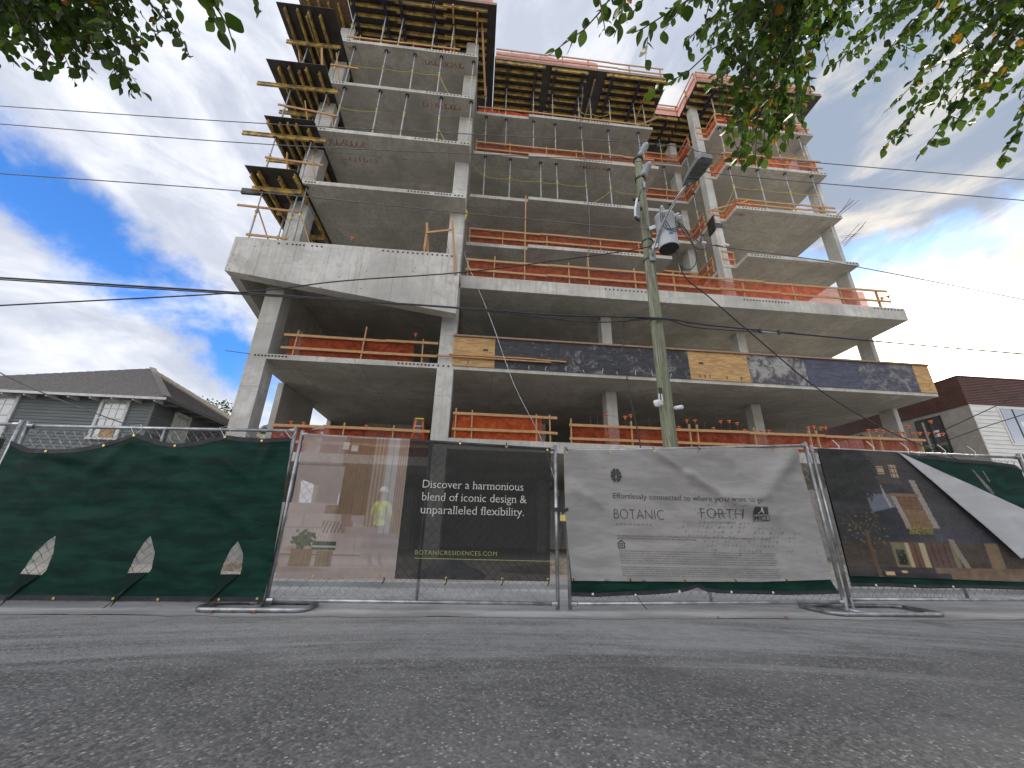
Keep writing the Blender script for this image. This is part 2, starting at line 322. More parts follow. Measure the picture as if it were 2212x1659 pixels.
def ground_mats():
    m, g = newmat('asphalt'); P = pos(g)
    sep = g.node('ShaderNodeSeparateXYZ'); g.l.new(P, sep.inputs[0]); y = sep.outputs[1]
    v = g.node('ShaderNodeTexVoronoi', i_Scale=58.0); g.l.new(P, v.inputs['Vector'])
    v2 = g.node('ShaderNodeTexVoronoi', i_Scale=150.0); g.l.new(P, v2.inputs['Vector'])
    big = g.noise(P, 0.8, 6, 0.6, 0.3); mid = g.noise(P, 9, 5, 0.7); fine = g.noise(P, 210, 3, 0.7)
    col = g.mix(g.ramp(v.outputs['Color'], (0.1, 0.95)), (0.088, 0.086, 0.085), (0.205, 0.20, 0.193))
    st = g.m('GREATER_THAN', v.outputs['Color'], 0.80)
    vc = g.node('ShaderNodeSeparateColor'); g.l.new(v.outputs['Color'], vc.inputs[0])
    pick = g.m('MULTIPLY', g.m('GREATER_THAN', vc.outputs[0], 0.885), g.ramp(v.outputs['Distance'], (0.46, 0.28)))
    pick2 = g.m('MULTIPLY', g.m('GREATER_THAN', vc.outputs[1], 0.80), g.ramp(v.outputs['Distance'], (0.55, 0.35)))
    col = g.mix(g.m('MULTIPLY', pick2, 0.7), col, (0.30, 0.285, 0.26))
    col = g.mix(g.m('MULTIPLY', pick, g.ramp(big, (0.3, 0.65, 0.6, 1.0))), col, (0.66, 0.63, 0.56))
    v2c = g.node('ShaderNodeSeparateColor'); g.l.new(v2.outputs['Color'], v2c.inputs[0])
    col = g.mix(g.m('MULTIPLY', g.m('GREATER_THAN', v2c.outputs[0], 0.86), 0.55), col, (0.25, 0.245, 0.23))
    col = g.mix(g.ramp(fine, (0.35, 0.6, 0.55, 0.0)), col, (0.05, 0.049, 0.048))
    col = g.mix(g.ramp(big, (0.35, 0.7, 0.0, 0.5)), col, (0.22, 0.217, 0.21))
    blot = g.ramp(g.noise(P, 3.1, 4, 0.6, 0.4), (0.68, 0.74)); col = g.mix(g.m('MULTIPLY', blot, 0.6), col, (0.045, 0.044, 0.044))
    # pale site dust carried on to the road, heavier towards the fence
    # bowed streaks where site traffic swings out of the gate
    bow = g.node('ShaderNodeCombineXYZ'); x = sep.outputs[0]
    g.l.new(g.m('MULTIPLY', x, 0.22), bow.inputs[0]); g.l.new(g.m('MULTIPLY', g.m('ADD', y, g.m('MULTIPLY', g.m('MULTIPLY', x, x), 0.045)), 2.6), bow.inputs[1])
    wv = g.noise(bow.outputs[0], 1.5, 8, 0.66, 0.5)
    patch = g.noise(P, 1.7, 6, 0.65, 0.6)
    dust = g.m('ADD', g.m('MULTIPLY', g.m('SUBTRACT', wv, 0.5), 4.4), g.ramp(y, (1.6, 4.2, -0.75, 0.95)), clamp=True)
    dust = g.m('ADD', dust, g.m('MULTIPLY', g.ramp(patch, (0.55, 0.75)), 0.25), clamp=True)
    dust = g.m('MULTIPLY', dust, g.ramp(mid, (0.25, 0.62, 0.5, 1.0)), clamp=True)
    dust = g.m('MAXIMUM', dust, g.ramp(y, (4.22, 4.40)))
    col = g.mix(g.m('MULTIPLY', dust, 0.72), col, (0.36, 0.355, 0.345))
    col = g.mix(g.ramp(g.noise(P, 1.2, 5, 0.6, 0.5), (0.52, 0.72, 0.0, 0.45)), col, (0.055, 0.053, 0.052))
    hgt = g.m('ADD', g.m('MULTIPLY', v.outputs['Distance'], -0.9), g.m('MULTIPLY', fine, 0.5))
    finish(g, principled(g, col, 0.82, 0, hgt, 0.006, 0.9, 0.35).outputs[0])
    m, g = newmat('apron'); P = pos(g)
    big = g.noise(g.scalev(P, (0.6, 1.4, 1)), 1.3, 7, 0.62, 0.4); mid = g.noise(P, 11, 5, 0.7); fine = g.noise(P, 120, 3, 0.7)
    col = g.mix(g.ramp(big, (0.32, 0.68)), (0.36, 0.355, 0.345), (0.56, 0.55, 0.535))
    col = g.mix(g.ramp(mid, (0.5, 0.75, 0.0, 0.45)), col, (0.25, 0.245, 0.235))
    col = g.mix(g.ramp(fine, (0.5, 0.75, 0.0, 0.4)), col, (0.2, 0.195, 0.19))
    sp = g.node('ShaderNodeSeparateXYZ'); g.l.new(P, sp.inputs[0])
    rim = g.ramp(g.m('ADD', sp.outputs[1], g.m('MULTIPLY', g.m('SUBTRACT', big, 0.5), 0.5)), (4.40, 4.66))
    col = g.mix(rim, g.mix(mid, (0.22, 0.215, 0.205), (0.34, 0.335, 0.32)), col)
    finish(g, principled(g, col, 0.9, 0, g.m('ADD', mid, g.m('MULTIPLY', fine, 0.5)), 0.006, 0.6, 0.2).outputs[0])
    m, g = newmat('dirt'); P = pos(g)
    big = g.noise(P, 0.7, 7, 0.65, 0.5); mid = g.noise(P, 5, 7, 0.7, 0.4); fine = g.noise(P, 60, 3, 0.7)
    col = g.mix(g.ramp(big, (0.3, 0.7)), (0.36, 0.32, 0.26), (0.52, 0.49, 0.43))
    col = g.mix(g.ramp(mid, (0.5, 0.7, 0.0, 0.7)), col, (0.22, 0.18, 0.13))
    finish(g, principled(g, col, 0.95, 0, g.m('ADD', mid, g.m('MULTIPLY', fine, 0.3)), 0.03, 0.8, 0.2).outputs[0])
ground_mats()

# ------------------------------------------------------------------ mesh helpers
ROOT = {}                    # object -> world offset of its frame
class MB:
    def __init__(s): s.v = []; s.f = []
    def quad(s, *p):
        i = len(s.v); s.v += [tuple(q) for q in p]; s.f.append(tuple(range(i, i+len(p)))); return s
    def box(s, x0, x1, y0, y1, z0, z1):
        i = len(s.v)
        s.v += [(x0,y0,z0),(x1,y0,z0),(x1,y1,z0),(x0,y1,z0),(x0,y0,z1),(x1,y0,z1),(x1,y1,z1),(x0,y1,z1)]
        s.f += [tuple(i+k for k in q) for q in ((3,2,1,0),(4,5,6,7),(0,1,5,4),(1,2,6,5),(2,3,7,6),(3,0,4,7))]; return s
    def bar(s, p, q, w, h, up=(0,0,1), off=0.0):
        """rectangular stick from p to q: w across, h along 'up'"""
        p, q = Vector(p), Vector(q); d = (q-p).normalized(); up = Vector(up)
        if abs(d.dot(up)) > 0.98: up = Vector((0,1,0))
        a = d.cross(up).normalized(); b = a.cross(d).normalized(); i = len(s.v)
        for c in (p, q):
            for x, y in ((-1,-1),(1,-1),(1,1),(-1,1)): s.v.append(tuple(c + a*(x*w/2) + b*(y*h/2+off)))
        s.f += [tuple(i+k for k in t) for t in ((3,2,1,0),(4,5,6,7),(0,1,5,4),(1,2,6,5),(2,3,7,6),(3,0,4,7))]; return s
    def tube(s, pts, r, n=6, caps=True):
        pts = [Vector(p) for p in pts]; rs = r if isinstance(r, (list, tuple)) else [r]*len(pts); i0 = len(s.v); a = None
        for k, p in enumerate(pts):
            d = (pts[min(k+1, len(pts)-1)]-pts[max(k-1, 0)]).normalized()
            if a is None: a = d.cross(Vector((0,0,1)) if abs(d.z) < 0.9 else Vector((1,0,0))).normalized()
            else: a = (a - d*a.dot(d)).normalized()
            b = d.cross(a)
            for j in range(n): t = 2*pi*j/n; s.v.append(tuple(p + (a*cos(t)+b*sin(t))*rs[k]))
        for k in range(len(pts)-1):
            for j in range(n):
                u = i0+k*n+j; w = i0+k*n+(j+1)%n; s.f.append((u, w, w+n, u+n))
        if caps: s.f.append(tuple(range(i0+n-1, i0-1, -1))); e = i0+(len(pts)-1)*n; s.f.append(tuple(range(e, e+n)))
        return s
    def lathe(s, prof, c=(0,0,0), axis=(0,0,1), n=16):
        c = Vector(c); q = Vector((0,0,1)).rotation_difference(Vector(axis)); i0 = len(s.v)
        for r, z in prof:
            for j in range(n): t = 2*pi*j/n; s.v.append(tuple(c + q @ Vector((r*cos(t), r*sin(t), z))))
        for k in range(len(prof)-1):
            for j in range(n): u = i0+k*n+j; w = i0+k*n+(j+1)%n; s.f.append((u, w, w+n, u+n))
        s.f.append(tuple(range(i0+n-1, i0-1, -1))); e = i0+(len(prof)-1)*n; s.f.append(tuple(range(e, e+n))); return s
    def prism(s, poly, z0, z1):
        n = len(poly); i = len(s.v); s.v += [(x, y, z0) for x, y in poly] + [(x, y, z1) for x, y in poly]
        s.f += [tuple(range(i+n-1, i-1, -1)), tuple(range(i+n, i+2*n))] + [(i+k, i+(k+1)%n, i+n+(k+1)%n, i+n+k) for k in range(n)]; return s
    def yprism(s, poly, y0, y1):
        """polygon in XZ extruded along Y"""
        n = len(poly); i = len(s.v); s.v += [(x, y0, z) for x, z in poly] + [(x, y1, z) for x, z in poly]
        s.f += [tuple(range(i, i+n)), tuple(range(i+2*n-1, i+n-1, -1))] + [(i+(k+1)%n, i+k, i+n+k, i+n+(k+1)%n) for k in range(n)]; return s
    def xprism(s, poly, x0, x1):
        """polygon in YZ extruded along X"""
        n = len(poly); i = len(s.v); s.v += [(x0, y, z) for y, z in poly] + [(x1, y, z) for y, z in poly]
        s.f += [tuple(range(i+n-1, i-1, -1)), tuple(range(i+n, i+2*n))] + [(i+k, i+(k+1)%n, i+n+(k+1)%n, i+n+k) for k in range(n)]; return s
    def mesh(s, name, m, off=(0,0,0), smooth=False):
        me = bpy.data.meshes.new(name); o = Vector(off)
        me.from_pydata([tuple(Vector(v)-o) for v in s.v], [], s.f); me.materials.append(MATS[m])
        if smooth: me.polygons.foreach_set('use_smooth', [True]*len(me.polygons))
        me.update(); return me
    def build(s, name, m, parent=None, smooth=False, label=None, stuff=False):
        off = ROOT.get(parent, Vector((0,0,0))) if parent else Vector((0,0,0))
        o = bpy.data.objects.new(name, s.mesh(name, m, off, smooth)); COL.objects.link(o)
        if parent: o.parent = parent; ROOT[o] = off
        if label: o['label'] = label
        if stuff: o['kind'] = 'stuff'
        return o
def tag(o, label, cat, group=None):
    o['label'] = label; o['category'] = cat
    if group: o['group'] = group
    return o
def thing(name, label, cat, loc, group=None):
    o = bpy.data.objects.new(name, None); COL.objects.link(o); o.location = loc; o.empty_display_size = 0.2
    ROOT[o] = Vector(loc); return tag(o, label, cat, group)
def solo(mb, name, m, label, cat, group=None, smooth=False):
    return tag(mb.build(name, m, None, smooth), label, cat, group)
def struct(mb, name, m):
    o = mb.build(name, m); o['kind'] = 'structure'; return o
def attach(name, me, parent, loc=(0,0,0)):
    o = bpy.data.objects.new(name, me); COL.objects.link(o); o.parent = parent; o.location = loc; ROOT[o] = ROOT[parent]; return o
ORD = ['first','second','third','fourth','fifth','sixth','seventh','eighth','ninth','tenth','eleventh','twelfth','thirteenth','fourteenth','fifteenth','sixteenth','seventeenth','eighteenth','nineteenth','twentieth',
       'twenty-first','twenty-second','twenty-third','twenty-fourth','twenty-fifth','twenty-sixth','twenty-seventh','twenty-eighth','twenty-ninth','thirtieth','thirty-first','thirty-second','thirty-third','thirty-fourth','thirty-fifth','thirty-sixth','thirty-seventh','thirty-eighth','thirty-ninth','fortieth']

# ------------------------------------------------------------------ ground
m = MB(); m.quad((-300,-120,0),(300,-120,0),(300,400,0),(-300,400,0)); struct(m, 'ground', 'dirt')
m = MB(); N = 40
m.quad((-120,-9,0.004),(120,-9,0.004),(120,4.42,0.004),(-120,4.42,0.004)); struct(m, 'road', 'asphalt')
rnd = random.Random(3)
edge = [(-40 + i*0.16, 4.40 + 0.03*sin(i*0.31) + rnd.uniform(-0.03, 0.03)) for i in range(520)]
m = MB()
for (xa, ya), (xb, yb) in zip(edge, edge[1:]): m.quad((xa, ya, 0.008), (xb, yb, 0.008), (xb, 7.35+0.2*sin(xb*1.3), 0.008), (xa, 7.35+0.2*sin(xa*1.3), 0.008))
struct(m, 'pavement', 'apron')
m = MB(); m.box(-14, 18, 6.55, 6.70, 0.0, 0.075); struct(m, 'kerb', 'apron')
# heaps of dirt inside the site
def heap(cx, cy, rx, ry, h, seed, mat, name, label, cat):
    r = random.Random(seed); n = 22; b = MB(); b.v.append((cx, cy, h))
    R = 7
    for k in range(1, R+1):
        for j in range(n):
            t = 2*pi*j/n; f = k/R; w = 1+0.22*mnoise.noise((cos(t)*1.5+seed, sin(t)*1.5, f*2))
            z = h*(1-f)**1.1*(0.75+0.6*abs(mnoise.noise((cos(t)*f*3+seed*3, sin(t)*f*3, 1))))
            b.v.append((cx+rx*f*w*cos(t), cy+ry*f*w*sin(t), z if k < R else -0.02))
    for j in range(n): b.f.append((0, 1+j, 1+(j+1) % n))
    for k in range(R-1):
        for j in range(n): u = 1+k*n+j; w = 1+k*n+(j+1) % n; b.f.append((u, u+n, w+n, w))
    return solo(b, name, mat, label, cat)
heap(-0.35, 8.3, 0.75, 0.5, 0.42, 5, 'tarp_grey', 'rubble_heap', 'grey plastic covered heap on the ground behind the dark half of the banner', 'heap')
heap(2.1, 9.6, 1.6, 0.7, 0.28, 9, 'rubble', 'dirt_heap', 'low brown dirt heap behind the gap beside the padlock', 'heap')
heap(-4.2, 9.2, 1.3, 0.6, 0.30, 11, 'rubble', 'dirt_heap', 'brown dirt and rubble behind the right hand cut of the green screen', 'heap')

# ------------------------------------------------------------------ the concrete frame
LV = dict(A=6.60, B=10.56, C=13.84, D=16.87, E=19.92, F=23.0, G=26.05)
bld = thing('concrete_building', 'tall unfinished grey concrete building frame behind the fence', 'building', (4, 14, 0))
OUT = [(-7.52,12.63),(-1.02,12.63),(-1.02,15.45),(1.95,15.45),(1.95,15.28),(9.2,15.28),(9.2,17.42),(12.05,17.42),(12.05,15.55),(12.73,15.55),(12.73,14.62),(18.63,14.62),(18.63,26),(-7.52,26)]
def pockets(slab, runs, y, z):
    b = MB()
    for x0, x1, n in runs:
        for k in range(n):
            x = x0+(x1-x0)*k/max(1, n-1); r = 0.040; i = len(b.v)
            for yy, rr in ((y-0.004, r), (y-0.012, r*0.75)):
                for j in range(8): b.v.append((x+rr*cos(j*pi/4), yy, z+rr*sin(j*pi/4)))
            for j in range(8): b.f.append((i+j, i+(j+1) % 8, i+8+(j+1) % 8, i+8+j))
            b.f.append(tuple(range(i+8, i+16)))
    b.build('tendon_pockets', 'pocket', slab, stuff=True)
SL = {}
for k in 'CDEF':
    b = MB(); b.prism(OUT, LV[k]-0.11, LV[k]+0.075); SL[k] = b.build('slab', 'concrete', bld)
pockets(SL['C'], [(-3.35,-2.55,7),(-2.25,-1.65,6),(-1.45,-1.15,3),(-7.4,-7.05,4)], 12.63, LV['C']-0.01)
pockets(SL['C'], [(5.0,7.3,14)], 15.28, LV['C']-0.01); pockets(SL['C'], [(12.95,14.4,10),(18.0,18.5,4)], 14.62, LV['C'])
pockets(SL['D'], [(-3.4,-2.9,4),(-2.55,-1.65,7),(-1.4,-1.1,3),(-7.4,-7.25,2)], 12.63, LV['D']); pockets(SL['D'], [(4.9,6.8,12)], 15.28, LV['D']); pockets(SL['D'], [(12.9,14.3,9),(17.8,18.5,5)], 14.62, LV['D'])
pockets(SL['E'], [(-3.2,-1.6,11),(-1.4,-1.1,3),(-7.4,-7.0,4)], 12.63, LV['E']); pockets(SL['E'], [(4.8,6.5,11)], 15.28, LV['E']); pockets(SL['E'], [(13.0,14.4,8),(17.7,18.5,5)], 14.62, LV['E'])
pockets(SL['F'], [(-3.5,-1.2,16),(-7.3,-7.2,2)], 12.63, LV['F']); pockets(SL['F'], [(4.7,6.6,12)], 15.28, LV['F']); pockets(SL['F'], [(17.6,18.4,5)], 14.62, LV['F'])
# transfer level B with its deep edge, level A and the raised podium
b = MB(); b.prism([(-1.0,13.5),(18.67,13.5),(18.67,24),(-1.0,24)], 9.96, 10.55); sb = b.build('slab', 'concrete', bld)
pockets(sb, [(5.0,6.9,12)], 13.5, 10.40); pockets(sb, [(11.1,13.1,15)], 13.5, 10.40); pockets(sb, [(17.2,18.5,9)], 13.5, 10.45)
b = MB(); b.prism([(-9.0,13.05),(-1.003,13.05),(-1.003,24),(-9.2,24)], 10.16, 10.56); b.build('slab', 'concrete', bld)
b = MB(); b.prism([(-8.05,13.5),(18.69,13.5),(18.69,26),(-8.25,26)], 6.40, 6.60); sa = b.build('slab', 'concrete', bld)
pockets(sa, [(-8.0,-6.95,10)], 13.5, 6.52); pockets(sa, [(-3.0,-1.9,9),(-1.75,-1.2,4)], 13.5, 6.51)
b = MB(); b.prism([(-1.0,13.5),(18.7,13.5),(18.7,27),(-1.0,27)], 3.45, 3.84); b.build('slab', 'concrete', bld)
b = MB(); b.prism([(-7.4,13.55),(-1.003,13.55),(-1.003,27),(-8.2,27)], 2.85, 3.15); b.build('slab', 'concrete', bld)
# the deep sloping transfer beam and its return
m = MB(); m.yprism([(-9.32,9.37),(-1.01,8.24),(-1.01,10.87),(-9.32,10.87)], 12.63, 13.05); tb = m.build('transfer_beam', 'concrete_beam', bld)
pockets(tb, [(-3.95,-1.35,15)], 12.63, 10.76); pockets(tb, [(-7.75,-7.45,2),(-7.25,-6.85,4),(-6.55,-6.2,3)], 12.63, 10.72)
m = MB(); m.xprism([(13.053,9.33),(15.6,8.80),(15.6,10.56),(13.053,10.87)], -9.32, -9.02); m.build('edge_beam', 'concrete', bld)
def column(x0, x1, y0, y1, z0, z1): b = MB(); b.box(x0, x1, y0, y1, z0, z1); return b.build('column', 'concrete_column', bld)
column(-8.24, -7.60, 13.502, 14.15, 0, 10.155); column(-1.60, -1.003, 13.503, 14.15, 0, 9.955)
column(-8.30, -7.58, 13.56, 14.2, 10.565, 25.6); column(-1.68, -1.06, 13.52, 14.2, 10.87, 25.6)
column(12.02, 12.45, 15.58, 16.02, 0, 26.6); column(11.83, 12.22, 17.9, 18.6, 10.555, 25.6)
column(18.45, 18.66, 15.18, 15.84, 0, 25.7); column(5.22, 5.66, 14.95, 15.5, 0, 9.955)
for x in (-3.4, 3.2, 9.0, 14.6): column(x, x+0.45, 20.5, 21.1, 0, 9.95)
def wall(x0, x1, y0, y1, z0, z1): b = MB(); b.box(x0, x1, y0, y1, z0, z1); return b.build('wall', 'concrete', bld)
wall(-8.27, -8.04, 15.97, 19.2, 0, 6.395); wall(-8.27, -8.04, 14.7, 16.15, 6.605, 10.15); wall(-8.27, -8.04, 16.6, 18.5, 6.605, 10.15); wall(-8.27, -8.04, 18.85, 21.6, 6.605, 10.15); wall(-8.28, -8.03, 14.16, 21.7, 9.0, 10.153)
wall(-8.0, 18.6, 25.2, 25.5, 0, 25.7); wall(-8.27, -8.04, 21.8, 25.19, 0, 25.6)  # back wall added to block light from behind and keep the interior dark
wall(2.0, 7.5, 21.5, 21.8, 10.56, 25.6); wall(-5.5, -2.0, 20.5, 20.8, 10.56, 25.6); wall(14.2, 18.3, 20.5, 20.8, 10.56, 25.6)
b = MB(); b.box(-6.2, -3.0, 22, 22.3, 0, 10); b.build('wall', 'concrete', bld)
# scrawled orange paint on soffits
def scrawl(x0, x1, y0, y1, z, n, seed):
    r = random.Random(seed); b = MB()
    for k in range(n):
        x = x0+(x1-x0)*(k+0.5)/n; pts = [(x+r.uniform(-0.07, 0.07), y0+(y1-y0)*t+r.uniform(-0.03, 0.03), z-0.006) for t in (0, 0.35, 0.7, 1)]
        if r.random() < 0.5: pts = [(x+0.10*cos(t), (y0+y1)/2+(y1-y0)*0.45*sin(t), z-0.006) for t in [i*0.9 for i in range(6)]]
        for p, q in zip(pts, pts[1:]): b.bar(p, q, 0.035, 0.002)
    return b.build('paint_mark', 'paint_orange', bld, stuff=True)
zF = lambda k: LV[k]-0.11
scrawl(-3.6, -1.7, 13.0, 13.25, zF('F'), 12, 1); scrawl(-7.3, -6.9, 12.85, 13.0, zF('F'), 3, 2); scrawl(-5.6, -5.3, 12.8, 12.9, zF('F'), 2, 8)
scrawl(-3.4, -1.6, 13.0, 13.25, zF('E'), 12, 3); scrawl(-7.4, -7.0, 12.8, 12.95, zF('E'), 3, 4)
scrawl(-7.3, -5.6, 12.95, 13.3, zF('D'), 8, 5); scrawl(-6.9, -5.2, 13.8, 14.0, zF('D'), 7, 6); scrawl(4.6, 6.4, 15.5, 15.7, zF('E'), 9, 7); scrawl(8.0, 8.9, 15.6, 16.1, zF('E'), 5, 10); scrawl(12.9, 13.4, 14.9, 15.1, zF('D'), 4, 12)
# rebar ends poking out of slab edges
def sticks(lines, name, label):
    b = MB()
    for p, q in lines: b.tube([p, q], 0.011, 4)
    return solo(b, name, 'rebar_steel', label, 'rebar')
sticks([((18.3+0.06*i, 14.66, 16.93), (19.05+0.2*i-0.35*(i==2), 14.2+0.05*i, 17.6+0.12*i-0.1*(i==3))) for i in range(4)], 'rebar_bundle', 'thin steel bars fanning out of the right building edge, upper bundle')
sticks([((18.4+0.05*i, 14.9, 15.35-0.1*i), (19.2+0.22*i, 14.4, 16.25+0.1*i-0.2*(i==1))) for i in range(3)]+[((18.6, 15.0, 15.9-0.12*i), (19.5-0.2*i, 14.8, 16.0-0.15*i)) for i in range(2)], 'rebar_bundle', 'thin steel bars fanning out of the right building edge, lower bundle')
sticks([((-9.0-0.05*i, 13.45, 6.6), (-8.2, 13.49, 6.55+0.02*i)) for i in range(1)], 'rebar_stub', 'single rusty bar sticking out left from the corner column')
for i, x in enumerate([-3.9, -3.7, -3.5, -3.3, -3.05, -2.8, -2.45, -2.1, -1.9, -1.75, -1.6, -1.5]):
    r = random.Random(i); h = r.uniform(0.45, 0.95)
    b = MB(); b.tube([(x, 12.72, 10.84), (x-r.uniform(0, 0.05), 12.74, 10.84+h*0.5), (x-r.uniform(0.03, 0.16), 12.78, 10.84+h)], 0.010, 4)
    solo(b, 'starter_bar', 'rebar_steel', 'bare bent starter bar on the transfer beam top, %s from the left' % ORD[i], 'rebar', 'starter bars on top of the transfer beam')

# ------------------------------------------------------------------ shoring props
PROP = {}
def prop_meshes(h):
    h = round(h, 2)
    if h not in PROP:
        s = 0.58*h; o = {}
        o['outer_tube'] = MB().tube([(0,0,0.01),(0,0,s)], 0.036, 8).mesh('outer_tube', 'galv_prop', smooth=True)
        o['inner_tube'] = MB().tube([(0,0,s),(0,0,h-0.012)], 0.027, 8).mesh('inner_tube', 'galv_prop', smooth=True)
        b = MB().lathe([(0.045,-0.05),(0.06,-0.02),(0.06,0.02),(0.045,0.05)], (0,0,s), n=8); b.tube([(-0.13,0.03,s+0.03),(0.02,-0.05,s+0.03),(0.13,0.0,s-0.05)], 0.009, 4); o['collar'] = b.mesh('collar', 'galv')
        o['base_plate'] = MB().box(-0.07,0.07,-0.07,0.07,0,0.01).mesh('base_plate', 'galv')
        o['head_plate'] = MB().box(-0.08,0.08,-0.08,0.08,h-0.012,h).mesh('head_plate', 'dark_metal')
        o['yellow_band'] = MB().tube([(0,0,s-0.28),(0,0,s-0.10)], 0.040, 8).mesh('yellow_band', 'yellow_tag', smooth=True)
        o['yellow_label'] = MB().tube([(0,0,0.12),(0,0,0.24)], 0.0375, 8).mesh('yellow_label', 'yellow_tag', smooth=True)
        PROP[h] = o
    return PROP[h]
def prop(x, y, z0, z1, label, group, lean=0.0):
    t = thing('shoring_prop', label, 'prop', (x, y, z0), group)
    for n, me in prop_meshes(z1-z0).items(): attach(n, me, t)
    t.rotation_euler = (random.uniform(-0.012, 0.012), lean+random.uniform(-0.012, 0.012), random.uniform(0, 6.28))
    return t
FL = {'D': 'second', 'E': 'third', 'F': 'top'}
def prop_row(xs, y, lo, hi, bay, ztop=None):
    z0 = LV[lo]+0.076; z1 = (LV[hi]-0.112) if ztop is None else ztop
    fl = {'D': 'lower propped storey', 'E': 'middle propped storey', 'F': 'top storey'}[lo]
    for i, x in enumerate(xs): prop(x, y, z0, z1, 'grey steel prop on the %s of the %s bay, %s from left' % (fl, bay, ORD[i]), 'steel props on the %s of the %s bay' % (fl, bay))
LD = [-6.95, -5.3, -4.1, -2.5, -1.14]; LE = [-7.02, -5.45, -4.05, -2.77, -1.2]
prop_row(LD, 12.78, 'D', 'E', 'left'); prop_row(LE, 12.85, 'E', 'F', 'left')
prop_row([-7.33, -5.78, -4.95, -3.3, -2.36, -1.12], 12.75, 'F', 'G', 'left', 25.44)
CD = [-0.36, 0.97, 2.66, 3.55, 5.15, 6.49]; CE = [-0.43, 0.69, 2.24, 3.49, 5.07, 6.62, 8.43]; CF = [-0.57, 0.62, 2.22, 3.36, 4.95, 5.65, 6.82, 8.35, 8.95]
prop_row(CD, 15.62, 'D', 'E', 'middle'); prop_row(CE, 15.6, 'E', 'F', 'middle'); prop_row(CF, 15.55, 'F', 'G', 'middle', 25.44)
RD = [13.02, 14.6, 16.24, 17.82]
prop_row(RD, 14.8, 'D', 'E', 'right'); prop_row([12.95, 14.6, 16.3, 17.8], 14.8, 'E', 'F', 'right'); prop_row([12.9, 14.7, 16.5, 17.9], 14.8, 'F', 'G', 'right', 25.44)
for i, (k, hi) in enumerate((('C','D'),('D','E'),('E','F'))):
    prop(10.95, 17.6, LV[k]+0.076, LV[hi]-0.112, 'steel prop in the recess beside the slim column, %s floor up' % ORD[i], 'steel props in the recess')
    prop(12.0, 16.7, LV[k]+0.076, LV[hi]-0.112, 'steel prop on the side edge of the recess, %s floor up' % ORD[i], 'steel props on the recess side')
prop(10.95, 17.6, LV['F']+0.076, 25.44, 'steel prop in the recess under the top timber forms', 'steel props in the recess')

# yellow ropes strung between the props
def rope(pts, label, sag=0.10, r=0.013):
    out = []
    for p, q in zip(pts, pts[1:]):
        p, q = Vector(p), Vector(q)
        for k in range(8): t = k/8; v = p.lerp(q, t); v.z -= sag*4*t*(1-t); out.append(v)
    out.append(Vector(pts[-1])); b = MB(); b.tube(out, r, 5); solo(b, 'yellow_rope', 'yellow_rope', label, 'rope', smooth=True)
rope([(x, 12.80, LV['E']+1.6) for x in LE[:4]]+[(-2.1, 12.8, LV['E']+0.1)], 'yellow rope sagging across the middle propped storey of the left bay')
rope([(x, 12.73, LV['D']+1.55) for x in LD[:2]], 'short yellow rope between two left bay props')
rope([(-2.5, 12.73, LV['D']+0.95), (-2.05, 12.73, LV['D']+0.1)], 'yellow rope end hanging by the fourth left bay prop')
rope([(-1.05, 15.3, LV['D']+2.0)]+[(x, 15.57, LV['D']+1.5) for x in CD[:5]], 'long yellow rope across the lower propped storey of the middle bay')
rope([(5.15, 15.55, LV['D']+0.15), (6.49, 15.57, LV['D']+1.35), (8.3, 15.57, LV['D']+1.3)], 'yellow rope rising to the last prop of the middle bay')
rope([(4.95, 15.5, LV['F']+1.2), (5.65, 15.5, LV['F']+1.0), (6.82, 15.5, LV['F']+1.2)], 'yellow rope loop under the top forms of the middle bay', 0.22)
rope([(12.5, 15.5, LV['D']+0.3)]+[(x, 14.75, LV['D']+1.55) for x in RD], 'yellow rope across the props of the right bay')
rope([(16.3, 14.75, LV['E']+1.3), (17.8, 14.75, LV['E']+1.3)], 'short yellow rope high on the right bay')
b = MB()
for k in range(7): b.tube([(-0.98+0.03*sin(k), 12.72+0.03*cos(k*2), LV['C']-0.6-0.05*k), (-0.90+0.02*cos(k), 12.7, LV['C']-0.8), (-0.97, 12.75, LV['C']-1.15+0.04*k)], 0.016, 5)
solo(b, 'rope_coil', 'yellow_rope', 'yellow rope coil hanging at the slab corner of the left bay', 'rope')

# ------------------------------------------------------------------ timber formwork
def hbeam(b, p, q, s=1.0):
    b.bar(p, q, 0.08, 0.04, off=0.08); b.bar(p, q, 0.08, 0.04, off=-0.08); b.bar(p, q, 0.030, 0.118)
    return b
def deck(label, x0, x1, y0, y1, z, joists, walers, mat='black_ply', along='x', wm='waler', wz=-0.31):
    """z: underside of the plywood. joists hang under it, walers under the joists"""
    t = thing('formwork_deck', label, 'formwork', ((x0+x1)/2, y0, z))
    MB().box(x0, x1, y0, y1, z, z+0.021).build('plywood_deck', mat, t)
    for j in joists:
        a0, a1, c = j; b = MB()
        if along == 'x': hbeam(b, (a0, c, z-0.101), (a1, c, z-0.101))
        else: hbeam(b, (c, a0, z-0.101), (c, a1, z-0.101))
        b.build('timber_beam', 'h_beam', t)
    for w in walers:
        a0, a1, c, mt = w; b = MB()
        if along == 'x':
            if mt == 'waler':
                for dx in (-0.05, 0.05): b.bar((c+dx, a0, z+wz+0.03), (c+dx, a1, z+wz+0.03), 0.045, 0.12)
            else: b.bar((c, a0, z+wz+0.03), (c, a1, z+wz+0.03), 0.08, 0.14)
        else: hbeam(b, (a0, c, z-0.302), (a1, c, z-0.302))
        b.build('waler' if mt == 'waler' else 'timber_bearer', mt, t)
    return t
zt = 25.85
R5 = random.Random(11)
ys = [12.12, 12.52, 12.95, 13.42, 13.78, 14.12, 14.55, 15.0, 15.45, 15.9, 16.35]
